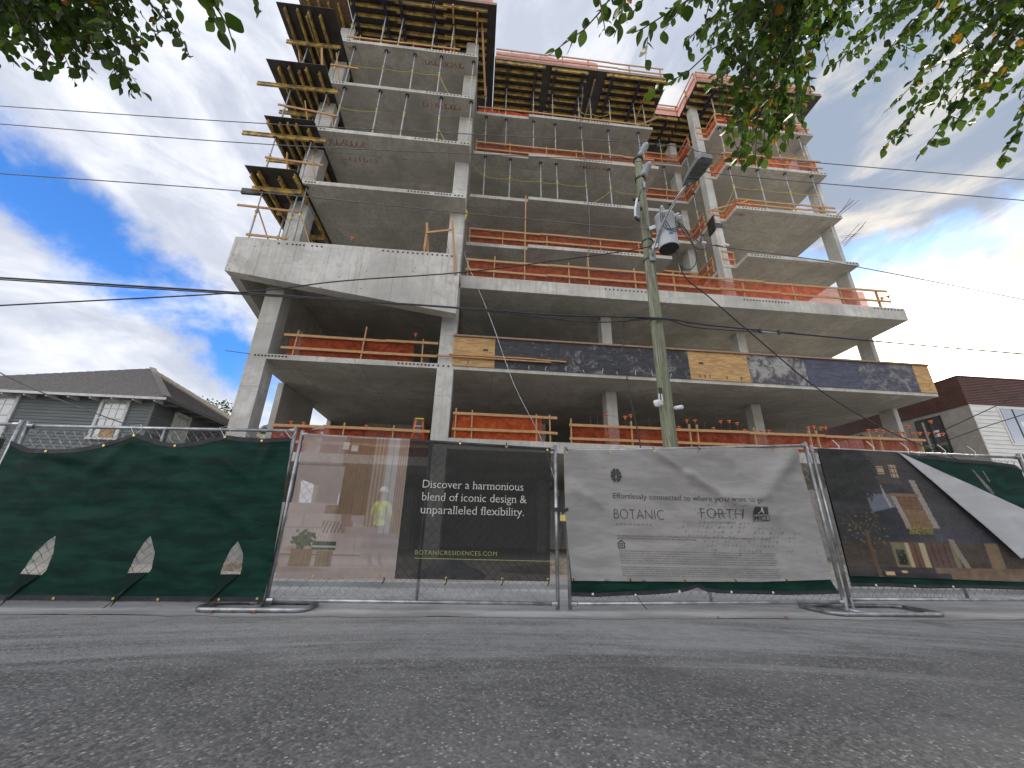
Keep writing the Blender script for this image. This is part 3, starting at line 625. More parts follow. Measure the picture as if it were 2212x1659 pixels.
deck('black plywood roof form with yellow beams on top of the left bay', -7.7, -0.18, 11.88, 18.5, zt, [(-7.6+R5.uniform(-0.2, 0.2), -5.0, y) for y in ys]+[(-5.3, -2.6+R5.uniform(-0.2, 0.1), y+0.09) for y in ys]+[(-2.9, -0.64, y) for y in ys],
     [(11.95, 17, -7.38, 'waler'), (11.95, 17, -5.82, 'waler'), (11.95, 17, -5.0, 'waler'), (11.95, 17, -3.35, 'waler'), (11.95, 16, -2.38, 'lumber'), (12.15, 16, -1.15, 'lumber')])
deck('brown plywood roof form wing overhanging the top left corner', -10.2, -7.72, 12.4, 16, zt, [(12.6, 15.8, x) for x in (-9.7, -9.2, -8.7, -8.2)], [], 'brown_ply', 'y')
yc = [14.36, 14.76, 15.18, 15.6, 16.0, 16.42, 16.85, 17.3, 17.75, 18.2, 18.7]
deck('wide black plywood roof form with yellow beams over the middle bay', -0.15, 10.05, 14.28, 20, zt, [(-0.1, 2.75+R5.uniform(-0.15, 0.15), y) for y in yc]+[(3.15, 5.25+R5.uniform(-0.1, 0.1), y+0.05) for y in yc]+[(6.35, 9.7+R5.uniform(-0.1, 0.3), y) for y in yc],
     [(14.32, 19, x, 'waler') for x in (-0.57, 0.62, 2.22, 3.36, 4.98, 6.72, 8.36)]+[(14.6, 19, 5.7, 'lumber_old'), (15.1, 19, 8.95, 'lumber')])
deck('black plywood roof form over the recess behind the right column', 10.07, 11.72, 16.3, 20, zt, [(10.0, 11.65, y) for y in (16.42, 16.85, 17.3, 17.75, 18.2)], [(16.4, 19, 10.95, 'waler')])
deck('black plywood roof form over the right bay behind the leaves', 11.722, 19.6, 14.2, 20, zt, [(11.8, 15.3, y) for y in yc]+[(15.0, 18.9+R5.uniform(-0.2, 0.3), y+0.08) for y in yc], [(14.3, 19, x, 'waler') for x in (12.9, 14.7, 16.5, 17.9)])
# upstand forms along the outer edges of the roof decks
for lab, xa, xb, yy in (('left', -7.7, -0.18, 11.90), ('middle', -0.15, 10.05, 14.30), ('right', 11.75, 19.6, 14.22)):
    solo(MB().box(xa, xb, yy, yy+0.06, zt+0.023, zt+0.25), 'edge_board', 'lumber_old', 'timber edge board on the rim of the %s roof form' % lab, 'board')
# timber extension forms on the left of each storey
def side_deck(k, x0, y0, jx, sx0, sx1, sy, label):
    z = LV[k]-0.132; t = deck(label, x0, -7.50, y0, 25.0, z, [(y0+0.12+R5.uniform(0, 0.25), 17.0, x) for x in jx], [(sx0, sx1, sy, 'h_beam'), (sx0+0.4, sx1-0.4, sy+1.25, 'h_beam'), (sx0+0.5, sx1, sy+2.6, 'h_beam')], 'black_ply', 'y')
    return t
side_deck('F', -10.05, 11.38, (-9.72, -9.16, -8.81, -8.68, -8.2), -10.1, -7.6, 12.75, 'black plywood side form on the left of the top storey')
side_deck('E', -10.0, 11.9, (-9.55, -9.09, -8.72, -8.36, -7.85), -10.7, -7.2, 12.78, 'black plywood side form on the left, second from top')
side_deck('D', -9.5, 12.2, (-9.4, -8.96, -8.62, -8.28, -7.85), -10.6, -7.2, 12.85, 'black plywood side form on the left, third from top')
side_deck('C', -9.4, 12.0, (-9.3, -8.97, -8.27, -7.62), -9.45, -7.58, 12.8, 'lowest black plywood side form, above the transfer beam')
for k, lo, xs, w in (('C', 10.88, (-9.0, -7.72), 'lowest'), ('D', LV['C']-0.10, (-9.2, -7.75), 'second'), ('E', LV['D']-0.10, (-9.25, -7.7), 'third'), ('F', LV['E']-0.10, (-9.15, -7.65), 'highest')):
    for x, s in zip(xs, ('outer', 'inner')): prop(x, 12.86 if k != 'C' else 12.83, lo, LV[k]-0.537, '%s steel prop under the %s left side form' % (s, w), None, 0.0)
    prop(-8.7, 14.05, 10.57 if k == 'C' else lo, LV[k]-0.537, 'rear steel prop under the %s left side form' % w, None, 0.0)
prop(-7.45, 12.95, 10.88, LV['C']-0.11, 'perforated steel prop touching the inner prop above the transfer beam', None, 0.05)
# loose lumber rails about the side forms
def plank(p, q, label, w=0.09, h=0.04, m='lumber', up=(0,0,1)):
    return solo(MB().bar(p, q, w, h, up), 'timber_plank', m, label, 'plank')
for i, (p, q) in enumerate([((-10.0, 13.1, LV['C']-1.05+0.0), (-7.5, 13.1, LV['C']-1.15)), ((-9.35, 12.8, LV['D']-1.75), (-7.0, 12.8, LV['D']-1.9)), ((-9.4, 12.6, LV['E']-1.9), (-6.9, 12.7, LV['E']-2.1)), ((-9.3, 12.9, LV['E']-2.3), (-8.3, 12.9, LV['E']-2.35)), ((-7.7, 12.55, LV['F']-2.05), (-6.4, 12.5, LV['F']-2.2)), ((-9.4, 12.7, LV['F']-2.3), (-8.9, 12.7, LV['F']-2.35)), ((-9.1, 12.8, 11.15), (-7.6, 12.8, 11.1))]):
    plank(p, q, 'horizontal timber rail on the left side forms, %s from the bottom' % ORD[i], up=(0,1,0))
for i, (p, q) in enumerate([((-9.1, 12.9, 12.6), (-8.35, 13.3, 10.9)), ((-7.3, 12.7, 12.2), (-6.75, 12.8, 10.95)), ((-8.55, 12.8, LV['D']-1.4), (-8.2, 12.8, LV['C']+0.05)), ((-7.5, 12.75, LV['D']-1.5), (-7.1, 12.8, LV['C']+0.05)), ((-8.4, 12.7, LV['E']-1.4), (-7.95, 12.75, LV['D'])), ((-7.25, 12.7, LV['E']-1.7), (-6.95, 12.8, LV['D']+0.1)), ((-8.2, 12.4, LV['F']-1.2), (-7.9, 12.6, LV['E'])), ((-7.55, 12.5, LV['F']-1.3), (-7.2, 12.7, LV['E']+0.1)), ((-9.3, 12.6, LV['F']-1.3), (-9.05, 12.7, LV['F']-2.3))]):
    plank(p, q, 'sloping timber brace among the left side forms, %s from the bottom' % ORD[i])
solo(MB().box(-9.9, -9.0, 12.9, 13.0, LV['C']-0.6, LV['C']-0.35), 'plywood_offcut', 'black_ply', 'black plywood offcut poking out left below the lowest side form', 'plywood')
for i in range(5): solo(MB().tube([(-10.3, 12.8+0.15*i, 23.25+0.14*i-0.45*(i > 2)), (-9.7, 12.8+0.15*i, 23.25+0.14*i-0.45*(i > 2))], 0.010, 4), 'starter_bar', 'rebar_steel', 'thin bar end sticking out left of the upper side form, %s of five' % ORD[i], 'rebar', 'bar ends left of the upper side form')
plank((-0.93, 12.62, 26.0), (-0.55, 14.6, 23.1), 'long sloping timber brace at the right edge of the left bay', 0.10, 0.05, 'lumber')

# ------------------------------------------------------------------ guardrails
def guardrail(label, path, z0, posts, rails, net=None, seed=0, postw=0.085, y_off=0.0, netside=1, bright_net=False):
    """path: plan polyline. posts: (distance along, foot z, top z). rails: heights above z0. net: (from, to) distances"""
    r = random.Random(seed); P = [Vector((x, y, 0)) for x, y in path]; seg = [(P[i+1]-P[i]).length for i in range(len(P)-1)]; L = sum(seg)
    t = thing('guardrail', label, 'guardrail', (path[0][0], path[0][1], z0))
    def at(d):
        d = min(max(d, 0), L)
        for i, s in enumerate(seg):
            if d <= s+1e-6: return P[i].lerp(P[i+1], d/s), (P[i+1]-P[i]).normalized()
            d -= s
        return P[-1], (P[-1]-P[-2]).normalized()
    for d, zf, zp in posts:
        c, u = at(d); MB().bar((c.x, c.y, zf), (c.x+r.uniform(-0.03, 0.03), c.y, zp), postw, 0.045, (u.x, u.y, 0.0)).build('post', 'lumber', t)
    for h in rails:
        d = 0.0; k = 0
        while d < L-0.2:
            e = min(L, d+r.uniform(2.8, 4.2)); e = L if L-e < 0.8 else e
            acc = 0                                        # do not span a plan corner
            for s in seg:
                acc += s
                if d+1e-3 < acc < e-1e-3: e = acc; break
            a, u = at(d+1e-4); b_, _ = at(e-1e-4); nrm = Vector((u.y, -u.x, 0)); o = nrm*(0.046+0.021*(k % 2))*netside
            MB().bar((a.x+o.x, a.y+o.y, z0+h+r.uniform(-0.02, 0.02)), (b_.x+o.x, b_.y+o.y, z0+h+r.uniform(-0.02, 0.02)), 0.035, 0.095).build('rail', 'lumber', t)
            d = e; k += 1
    if net:
        top = max(rails); n0, n1 = net; n = max(6, int((n1-n0)/0.16)); b = MB(); rows = 5
        for i in range(n+1):
            c, u = at(n0+(n1-n0)*i/n); nrm = Vector((u.y, -u.x, 0))*netside
            for j in range(rows+1):
                f = j/rows; w = 0.035*mnoise.noise((c.x*1.3+seed, c.y*1.3, f*2.0))+0.02*sin(i*0.8+j)
                z = z0+0.03+(top-0.02)*f - (0.05*abs(mnoise.noise((c.x*0.8, c.y, seed)))*f)
                q = c-nrm*(0.05-w); b.v.append((q.x, q.y, z))
        for i in range(n):
            for j in range(rows): u = i*(rows+1)+j; b.f.append((u, u+rows+1, u+rows+2, u+1))
        b.build('safety_net', 'orange_net_bright' if bright_net else 'orange_net', t, smooth=True)
    return t
Bz = 10.55
guardrail('timber guardrail with orange net along the deep slab edge above the long ledge', [(-0.85,13.62),(18.2,13.62)], Bz, [(x+0.85, Bz, z) for x, z in ((-0.75,11.5),(0.32,11.68),(1.6,15.2),(3.5,11.66),(4.35,12.15),(6.37,11.64),(8.1,11.6),(11.25,11.55),(13.6,11.54),(15.9,11.48),(17.68,11.45))], [0.36, 0.88], (0.1, 18.0), 1)
guardrail('timber guardrail with orange net between the left columns', [(-7.25,13.62),(-1.65,13.62)], 6.6, [(0.45,6.6,7.64),(2.85,6.6,7.98),(5.05,6.6,7.6)], [0.30, 0.83], (0.2, 4.7), 2)
guardrail('low guardrail with dark red net left of the second column', [(-6.9,13.66),(-1.65,13.66)], 3.15, [(2.35,3.15,4.24),(4.0,3.15,4.22)], [0.35, 0.90], (0.0, 5.2), 3)
guardrail('podium guardrail with torn draped orange net right of the second column', [(-0.9,13.62),(2.85,13.62)], 3.84, [(0.12,3.84,4.95),(0.7,3.84,4.90),(3.0,3.84,4.86),(3.5,3.84,4.86)], [0.34, 0.92], (0.0, 3.2), 4, bright_net=True)
guardrail('long podium guardrail with dark orange net below the power pole', [(3.3,13.66),(17.5,13.66)], 3.84, [(x-3.3,3.84,z) for x, z in ((3.37,4.77),(5.63,4.78),(7.87,4.77),(8.16,4.76),(10.43,4.76),(12.66,4.78),(13.0,4.77),(15.2,4.76),(15.56,4.7),(17.3,4.5))], [0.20, 0.70], (0.1, 13.9), 5)
def rail3(k, bay, path, ds, seed, net, tall=0.95, rails=(0.34, 0.82)):
    z = LV[k]+0.075; return guardrail(bay, path, z, [(d, z, z+tall) for d in ds], list(rails), net, seed)
rail3('C', 'orange netted guardrail on the lowest thin slab of the middle bay', [(-0.95,15.5),(9.1,15.5)], [0.05,1.67,3.87,6.6,8.6], 6, (0.1, 9.9), 0.9)
rail3('E', 'orange netted guardrail on the middle propped storey of the middle bay', [(-0.95,15.5),(9.1,15.5)], [0.05,1.9,3.9,5.6,7.0], 7, (0.1, 9.9), 0.9, (0.22, 0.70))
rail3('F', 'orange netted guardrail on the top storey of the middle bay', [(-0.95,15.5),(9.1,15.5)], [1.2,3.75,5.65,7.7], 8, (0.0, 4.0), 0.62, (0.40,))
rail3('F', 'red netted guardrail on the top storey of the left bay', [(-7.4,12.75),(-1.9,12.75)], [0.6,3.2,4.7,5.2], 9, (0.3, 5.3), 0.55, (0.33,))
for i, (k, w) in enumerate((('C','lowest'),('D','second'),('E','third'),('F','highest'))):
    rail3(k, 'orange netted guardrail round the recess, %s floor' % w, [(9.25,17.5),(11.98,17.5),(11.98,16.1)], [0.05,1.55,2.7,4.0], 20+i, (0.0, 4.0), 0.85)
rail3('F', 'orange netted guardrail at the top storey of the right bay', [(12.1,15.62),(12.8,15.62),(12.8,14.7),(18.5,14.7)], [0.0,0.7,1.6,3.4,5.2,7.2], 30, (0.0, 7.2), 0.9)
rail3('E', 'orange netted guardrail at the middle storey of the right bay', [(12.1,15.62),(12.8,15.62),(12.8,14.7),(18.5,14.7)], [0.0,0.7,1.6,3.4,5.3,7.0], 31, (0.0, 7.0), 0.9)
rail3('D', 'low timber guardrail at the lower storey of the right bay', [(12.1,15.62),(12.8,15.62),(12.8,14.7),(18.4,14.7)], [0.0,0.7,2.1,4.6,6.4], 32, (0.2, 3.0), 0.6, (0.22, 0.5))
rail3('C', 'small orange netted guardrail beside the right column, lowest thin slab', [(12.1,15.62),(12.8,15.62)], [0.05,0.65], 33, (0.0, 0.7), 0.85)
gz = 26.08
guardrail('red netted guardrail on top of the left roof form', [(-7.6,12.0),(-0.3,12.0)], gz, [(d, gz, gz+1.0) for d in (0.2,2.4,4.8,6.9)], [0.45,0.9], (0.0, 7.2), 40)
guardrail('red netted guardrail on top of the middle roof form', [(-0.1,14.45),(9.9,14.45)], gz, [(d, gz, gz+0.95) for d in (0.9,2.6,3.9,5.4,7.9,9.8)], [0.4,0.85], (0.0, 6.0), 41)
guardrail('red netted guardrail on the roof form around the recess', [(10.1,16.45),(11.8,16.45),(11.8,14.4)], gz, [(d, gz, gz+0.95) for d in (0.1,1.6,2.7,3.7)], [0.4,0.85], (0.0, 3.7), 42)
guardrail('red netted guardrail on top of the right roof form', [(11.85,14.4),(19.4,14.4)], gz, [(d, gz, gz+1.0) for d in (0.1,2.0,4.0,6.0,7.4)], [0.45,0.9], (0.0, 7.4), 43)
for i, (p, q) in enumerate([((-2.45,12.75,10.85),(-2.42,12.72,12.1)), ((-2.3,12.9,10.85),(-2.47,12.72,12.35)), ((-1.15,12.6,9.9),(-1.45,12.55,12.45))]): plank(p, q, 'upright loose timber at the right end of the transfer beam, %s from left' % ORD[i])
plank((-2.45,12.7,11.85), (-1.4,12.58,12.0), 'horizontal loose timber at the right end of the transfer beam', up=(0,1,0))
plank((11.7, 15.5, LV['D']+0.45), (13.4, 14.6, LV['D']+0.45), 'loose timber crossing the right column', up=(0,1,0))
plank((8.2, 15.4, LV['F']+0.15), (9.7, 15.2, LV['F']+0.95), 'tilted timber plank at the right end of the middle bay top storey')
cf = thing('column_form', 'black form box strapped to the right column', 'formwork', (11.95, 15.6, 16.2))
MB().box(11.955, 12.015, 15.45, 16.05, 16.1, 16.95).build('form_panel', 'black_ply', cf)
for z in (16.98,): MB().bar((11.98, 15.35, z), (11.98, 16.1, z), 0.10, 0.06).build('timber_strip', 'lumber', cf)
MB().box(12.10, 12.47, 15.555, 15.577, 16.3, 16.62).build('form_panel', 'form_grey', cf)

# ------------------------------------------------------------------ plywood edge form on the long ledge
ef = thing('edge_form', 'long plywood edge form of tan, black and blue sheets on the ledge', 'formwork', (8.8, 13.46, 6.5))
for x0, x1, mt, lb in ((-1.06,0.5,'ply_tan','clean tan plywood sheet by the second column'),(0.5,2.94,'ply_black',None),(2.94,5.53,'ply_black',None),(5.53,8.13,'ply_black',None),(8.13,10.62,'ply_tan','clean tan plywood sheet right of the pole'),(10.62,13.07,'ply_worn','badly scuffed pale grey sheet'),(13.07,15.34,'ply_blue','dull blue sheet'),(15.34,17.92,'ply_blueworn','scuffed blue grey sheet'),(17.92,18.66,'ply_tan','narrow tan sheet at the right end')):
    MB().box(x0+0.006, x1-0.006, 13.455+R5.uniform(0, 0.006), 13.485, 6.535, 7.73).build('plywood_sheet', mt, ef, label=lb)
for x0, x1 in ((-1.08,4.2),(4.2,9.3),(9.3,14.1),(14.1,18.7)): MB().box(x0, x1-0.01, 13.38+R5.uniform(0, 0.01), 13.52, 7.735, 7.80).build('top_rail', 'lumber_old', ef)
b = MB()
for x in [1.0,1.8,2.4,3.2,3.9,4.6,5.2,5.9,6.6,7.3]:
    b.bar((x, 13.450, 6.55), (x+R5.uniform(-0.06, 0.06), 13.450, 6.55+R5.uniform(0.08, 0.25)), 0.02, 0.003, (0,1,0))
b.build('paint_drips', 'spray_white', ef, stuff=True)
b = MB()
for x in (-0.5, 8.5, 8.7, 8.9, 9.6, 10.2): b.box(x, x+0.03, 13.448, 13.4545, 6.62, 6.76)
for x in (0.05, 8.55): b.box(x, x+0.18, 13.448, 13.4545, 7.20, 7.28)
b.build('slot', 'ink', ef)
for i, (p, q) in enumerate([((-1.65,13.36,6.86),(2.6,13.36,6.84)), ((-1.2,13.33,6.92),(2.05,13.33,6.93)), ((0.2,13.36,6.95),(3.2,13.36,6.90))]): plank(p, q, 'long yellow timber board lying against the tan and black sheets, %s of three' % ORD[i], 0.06, 0.05)
# orange capped rebar along the podium edge
caps = [(-6.4,4.22,0),(-5.97,4.19,0),(-5.25,4.13,0),(-3.87,4.19,0),(4.77,5.0,1),(5.48,4.96,1),(5.69,5.03,1),(7.53,4.67,1),(7.87,4.95,1),(8.2,4.97,1),(8.89,4.68,1),(9.22,4.98,1),(9.57,5.0,1),(9.87,4.94,1),(10.14,4.66,1),(10.81,4.67,1),(11.11,4.69,1),(12.77,4.89,1),(13.03,4.93,1),(13.33,4.91,1),(13.51,4.92,1),(15.34,4.91,1),(15.66,4.91,1),(15.96,4.89,1),(16.3,4.89,1),(16.65,4.88,1),(16.85,4.87,1),(17.13,5.15,1),(17.21,4.88,1),(17.54,4.89,1),(17.91,4.91,1),(18.28,4.94,1),(18.57,4.91,1),(18.22,5.4,1)]
capm = MB().lathe([(0.028,-0.09),(0.034,-0.02),(0.078,-0.012),(0.080,0.012),(0.07,0.02)], n=8).mesh('cap', 'orange_cap')
def capped(x, y, zb, zt_, label, grp):
    t = thing('rebar', label, 'rebar', (x, y, zb), grp)
    MB().tube([(x, y, zb), (x, y, zt_)], 0.011, 5).build('bar', 'rebar_steel', t); o = attach('cap', capm, t, (0, 0, zt_-zb)); o.rotation_euler = (R5.uniform(-0.3, 0.3), R5.uniform(-0.3, 0.3), 0)
nl = nr = 0
for x, z, right in caps:
    if right: nr += 1; capped(x, 13.75, 3.84, z, 'upright rebar with orange cap on the podium right of the second column, %s from left' % ORD[nr-1], 'orange capped rebar on the podium edge')
    else: nl += 1; capped(x, 13.8, 3.15, z, 'low rebar with orange cap left of the second column, %s from left' % ORD[nl-1], 'orange capped rebar left of the second column')
for i, x in enumerate((4.15, 4.4, 6.4, 8.55, 11.9, 12.2)):
    solo(MB().tube([(x, 13.75, 3.84), (x, 13.75, 4.95)], 0.010, 4), 'rebar', 'rebar_steel', 'bare upright rebar on the podium edge, %s from left' % ORD[i], 'rebar', 'bare rebar on the podium edge')
capped(17.95, 13.65, 10.55, 11.15, 'dark capped rebar at the right end of the deep slab, shorter', None); capped(18.3, 13.65, 10.55, 11.27, 'dark capped rebar at the right end of the deep slab, taller', None)
capped(-2.55, 13.7, 6.6, 7.85, 'tall capped rebar behind the guardrail left of the second column', None); capped(-5.2, 12.75, 10.86, 11.3, 'short capped rebar on top of the transfer beam', None)
solo(MB().tube([(18.5, 13.6, 10.55), (18.55, 13.6, 11.3)], 0.010, 4), 'rebar', 'rebar_steel', 'bare upright bar at the far right end of the deep slab', 'rebar')
# folding ladder inside the podium
ld = thing('step_ladder', 'orange folding step ladder behind the low guardrail', 'ladder', (-2.2, 14.6, 3.15))
for dx in (-0.28, 0.28): MB().bar((-2.2+dx, 14.4, 3.15), (-2.2+dx*0.45, 14.7, 4.75), 0.07, 0.03).build('rail', 'orange_cap', ld)
for dx in (-0.28, 0.28): MB().bar((-2.2+dx, 15.1, 3.15), (-2.2+dx*0.45, 14.72, 4.75), 0.05, 0.03).build('rear_leg', 'orange_cap', ld)
for k in range(5): f = (k+1)/6; MB().bar((-2.2-0.28*(1-f*0.55), 14.4+0.3*f, 3.15+1.6*f), (-2.2+0.28*(1-f*0.55), 14.4+0.3*f, 3.15+1.6*f), 0.08, 0.025).build('step', 'galv', ld)
MB().box(-2.36, -2.04, 14.62, 14.82, 4.75, 4.80).build('top_cap', 'yellow_tag', ld)

# ------------------------------------------------------------------ utility pole and what hangs on it
pl = thing('utility_pole', 'greenish weathered wooden utility pole in front of the concrete building', 'pole', (4.13, 8.0, 0))
pp = [(4.11+0.010*z, 8.0, z) for z in (0, 1.5, 3, 4.5, 6, 7.5, 9, 10.2, 11.05)]
MB().tube(pp, [0.172-0.0058*p[2] for p in pp], 14).build('shaft', 'pole_wood', pl, smooth=True)
def insulator(b, p, q, r0, r1, n):
    p, q = Vector(p), Vector(q); L = (q-p).length; prof = [(r0*0.8, 0)]
    for k in range(n): a = L*(0.08+0.8*k/n); s = L*0.8/n; prof += [(r1, a), (r1*0.95, a+s*0.35), (r0, a+s*0.5), (r0, a+s*0.95)]
    prof += [(r0*1.1, L*0.92), (r0*0.9, L)]; b.lathe(prof, p, (q-p).normalized(), 12); return b
for p, q in (((4.24,7.86,11.02),(4.44,7.80,11.46)), ((4.25,7.86,10.27),(4.45,7.80,10.70))): insulator(MB(), p, q, 0.055, 0.105, 6).build('insulator', 'porcelain', pl, smooth=True)
for z in (11.0, 10.25, 8.05, 7.45, 5.66): MB().lathe([(0.145 if z > 8 else 0.15, -0.02), (0.145 if z > 8 else 0.15, 0.02)], (4.11+0.010*z, 8.0, z), n=12).build('strap', 'dark_metal', pl)
MB().tube([(4.16,7.83,10.2),(4.13,7.845,8.0),(4.09,7.84,5.7),(4.05,7.835,3.6)], 0.010, 4).build('ground_wire', 'cable_grey', pl)
MB().box(4.18, 4.24, 7.80, 7.86, 9.75, 9.95).build('bracket', 'galv', pl)
tf = thing('transformer', 'light grey cylindrical pole transformer with a blue sticker', 'transformer', (4.54, 7.62, 7.55))
MB().lathe([(0.225,0),(0.24,0.03),(0.24,0.95),(0.255,0.955),(0.255,1.0),(0.235,1.03),(0.12,1.07),(0.02,1.08)], (4.54,7.62,7.55), n=28).build('tank', 'tank_grey', tf, smooth=True)
MB().lathe([(0.236,-0.012),(0.236,0.002)], (4.54,7.62,7.55), n=24).build('tank_bottom', 'dark_metal', tf)
insulator(MB(), (4.50,7.62,8.62), (4.50,7.60,8.92), 0.03, 0.055, 5).build('bushing', 'porcelain', tf, smooth=True)
for a in (0.2, 0.9, -0.5): insulator(MB(), (4.54+0.24*cos(a),7.62-0.24*sin(abs(a)+.3),8.42), (4.54+0.36*cos(a),7.62-0.34*sin(abs(a)+.3),8.42), 0.02, 0.035, 2).build('terminal', 'white_plastic', tf)
MB().box(4.47, 4.56, 7.374, 7.388, 7.80, 7.86).build('sticker', 'blue_sticker', tf)
MB().bar((4.22,7.86,8.35),(4.40,7.72,8.35),0.06,0.12).bar((4.22,7.86,7.75),(4.40,7.72,7.75),0.06,0.12).build('bracket', 'galv', tf)
for i in range(3): MB().tube([(4.33+0.06*i,7.42,8.55),(4.3+0.05*i,7.40,8.25+0.04*i),(4.36+0.08*i,7.37,7.95),(4.62+0.05*i,7.35,7.85+0.08*i),(4.80,7.45,8.1+0.1*i)], 0.009, 5).build('lead_wire', 'cable_black', tf)
fc = thing('fuse_cutout', 'grey fuse cutout with black clamp left of the pole', 'fuse', (3.9, 7.85, 8.75))
insulator(MB(), (3.90,7.85,8.62), (3.97,7.85,9.22), 0.04, 0.085, 6).build('insulator', 'porcelain', fc, smooth=True)
MB().tube([(3.84,7.80,8.60),(3.82,7.72,8.85),(3.92,7.74,9.25)], 0.028, 8).build('fuse_tube', 'white_plastic', fc)
for q in (((3.93,7.85,9.25),(4.10,7.9,9.05),0.05,0.05), ((3.80,7.75,9.22),(4.02,7.84,9.30),0.06,0.05), ((3.80,7.75,8.6),(3.95,7.8,8.58),0.05,0.08)): MB().bar(*q).build('clamp', 'dark_metal', fc)
MB().tube([(3.98,7.8,9.25),(4.02,7.7,9.45),(4.1,7.75,9.6)], 0.02, 6).build('lead_wire', 'cable_black', fc)
sl = thing('street_lamp', 'flat grey street lamp on a thin curved arm reaching towards the road', 'lamp', (4.18, 7.82, 7.4))
arm = [(4.18,7.80,7.42),(4.20,7.74,7.62),(4.27,7.5,7.95),(4.36,7.2,8.2),(4.45,6.85,8.38),(4.53,6.52,8.46)]
MB().tube(arm, 0.030, 8).build('arm', 'galv', sl, smooth=True)
MB().box(4.10, 4.26, 7.79, 7.83, 7.30, 7.62).build('arm_plate', 'galv', sl)
hp = [(4.49,6.60),(4.575,6.60),(4.66,6.52),(4.735,6.38),(4.785,6.15),(4.80,5.90),(4.765,5.80),(4.50,5.78),(4.455,5.86),(4.44,6.15),(4.45,6.40)]
hp = hp[::-1]
MB().prism(hp, 8.47, 8.545).build('housing', 'lamp_grey', sl)
MB().prism([(x*0.96+4.61*0.04, y*0.97+6.15*0.03) for x, y in hp], 8.548, 8.60).build('cover', 'lamp_grey', sl)
for yy in (5.93, 6.05, 6.17):
    for x0 in (4.475, 4.625): MB().box(x0, x0+0.13, yy, yy+0.085, 8.460, 8.469).build('led_lens', 'lens', sl)
MB().box(4.606, 4.619, 5.80, 6.36, 8.455, 8.469).build('rib', 'lamp_grey', sl); MB().box(4.45, 4.78, 6.335, 6.345, 8.460, 8.469).build('rib', 'dark_metal', sl)
MB().box(4.56, 4.64, 6.44, 6.50, 8.464, 8.469).build('rating_plate', 'spray_white', sl)
sc_ = thing('security_camera', 'small white security cameras strapped low on the pole', 'camera', (4.0, 7.9, 3.45))
MB().lathe([(0.01,-0.09),(0.06,-0.07),(0.085,0.0),(0.085,0.05),(0.03,0.07)], (3.86,7.80,3.50), n=12).build('dome', 'white_plastic', sc_, smooth=True)
MB().tube([(4.26,7.84,3.42),(4.33,7.66,3.39)], 0.045, 10).build('bullet', 'white_plastic', sc_, smooth=True)
MB().tube([(3.90,7.8,3.55),(3.92,7.8,3.72)], 0.012, 5).tube([(3.98,7.8,3.55),(3.98,7.8,3.78)], 0.012, 5).build('antenna', 'white_plastic', sc_)
MB().box(3.90, 3.98, 7.80, 7.84, 3.47, 3.53).build('bracket', 'white_plastic', sc_)
MB().box(3.93, 4.0, 7.79, 7.83, 3.72, 3.86).build('solar_box', 'dark_metal', sc_)

def cable(pts, r, m, label, sub=5):
    P = [Vector(p) for p in pts]; out = []
    for i in range(len(P)-1):
        p0, p1, p2, p3 = P[max(i-1, 0)], P[i], P[i+1], P[min(i+2, len(P)-1)]
        for k in range(sub): t = k/sub; out.append(0.5*((2*p1)+(p2-p0)*t+(2*p0-5*p1+4*p2-p3)*t*t+(3*p1-p0-3*p2+p3)*t**3))
    out.append(P[-1]); return solo(MB().tube(out, r, 6), 'cable', m, label, 'cable', smooth=True)
cable([(-16.6,9.5,12.33),(-14.01,9.0,11.83),(-6.22,8.4,11.46),(4.42,7.8,11.46),(6.15,7.7,11.2),(9.0,7.3,10.73),(12.23,7.0,10.42),(14.69,6.8,10.25),(17.01,6.6,10.09)], 0.012, 'cable_grey', 'topmost thin power line running to the upper insulator')
cable([(-15.92,9.3,11.41),(-13.55,8.9,11.03),(-5.85,8.3,10.56),(4.44,7.8,10.72),(6.23,7.7,10.42),(9.1,7.35,10.01),(12.1,7.1,9.78),(14.51,6.9,9.58),(16.78,6.7,9.4)], 0.012, 'cable_grey', 'second thin power line running to the lower insulator')
cable([(-13.91,8.6,8.95),(-12.07,8.4,8.81),(-5.78,8.1,8.65),(0.52,8.0,8.46),(4.3,7.82,8.32),(4.76,7.4,8.22),(5.62,7.8,7.99),(8.0,7.9,7.91),(10.15,8.0,7.81),(15.31,8.3,7.43),(18.57,8.5,7.19)], 0.012, 'cable_grey', 'third power line from the top, passing the transformer')
cm = [(-11.86,8.2,5.74),(-10.51,8.2,5.74),(-5.47,8.1,5.72),(-0.49,8.0,5.66),(1.67,7.9,5.58),(4.18,7.80,5.63),(5.53,7.9,5.59),(10.0,8.0,5.52),(14.24,8.1,5.5),(16.83,8.1,5.44)]
cable(cm, 0.020, 'cable_black', 'thickest black cable crossing the picture below the transfer beam')
cable([(x, y-0.03, z-0.045-0.02*sin(x)) for x, y, z in cm[:4]]+[(2.4,7.8,5.40),(4.18,7.79,5.60),(5.0,7.85,5.48),(6.6,7.9,5.50),(7.6,7.9,5.55)], 0.014, 'cable_black', 'thinner black cable lashed under the thick one and dipping at the pole')
cable([(-10.03,7.2,4.35),(-8.97,7.2,4.54),(-5.07,7.5,5.36),(-3.13,7.6,5.89),(-0.53,7.7,6.43),(1.68,7.8,7.05),(3.95,7.83,7.68),(4.25,7.83,7.9)], 0.014, 'cable_black', 'black service cable rising from the left to the transformer')
cable([(-0.75,13.0,11.3),(-0.59,9.0,7.9),(0.19,9.0,5.99),(0.83,9.0,4.22),(1.51,9.0,2.86),(1.9,9.0,1.6)], 0.010, 'galv', 'thin pale guy wire slanting down from the second column')
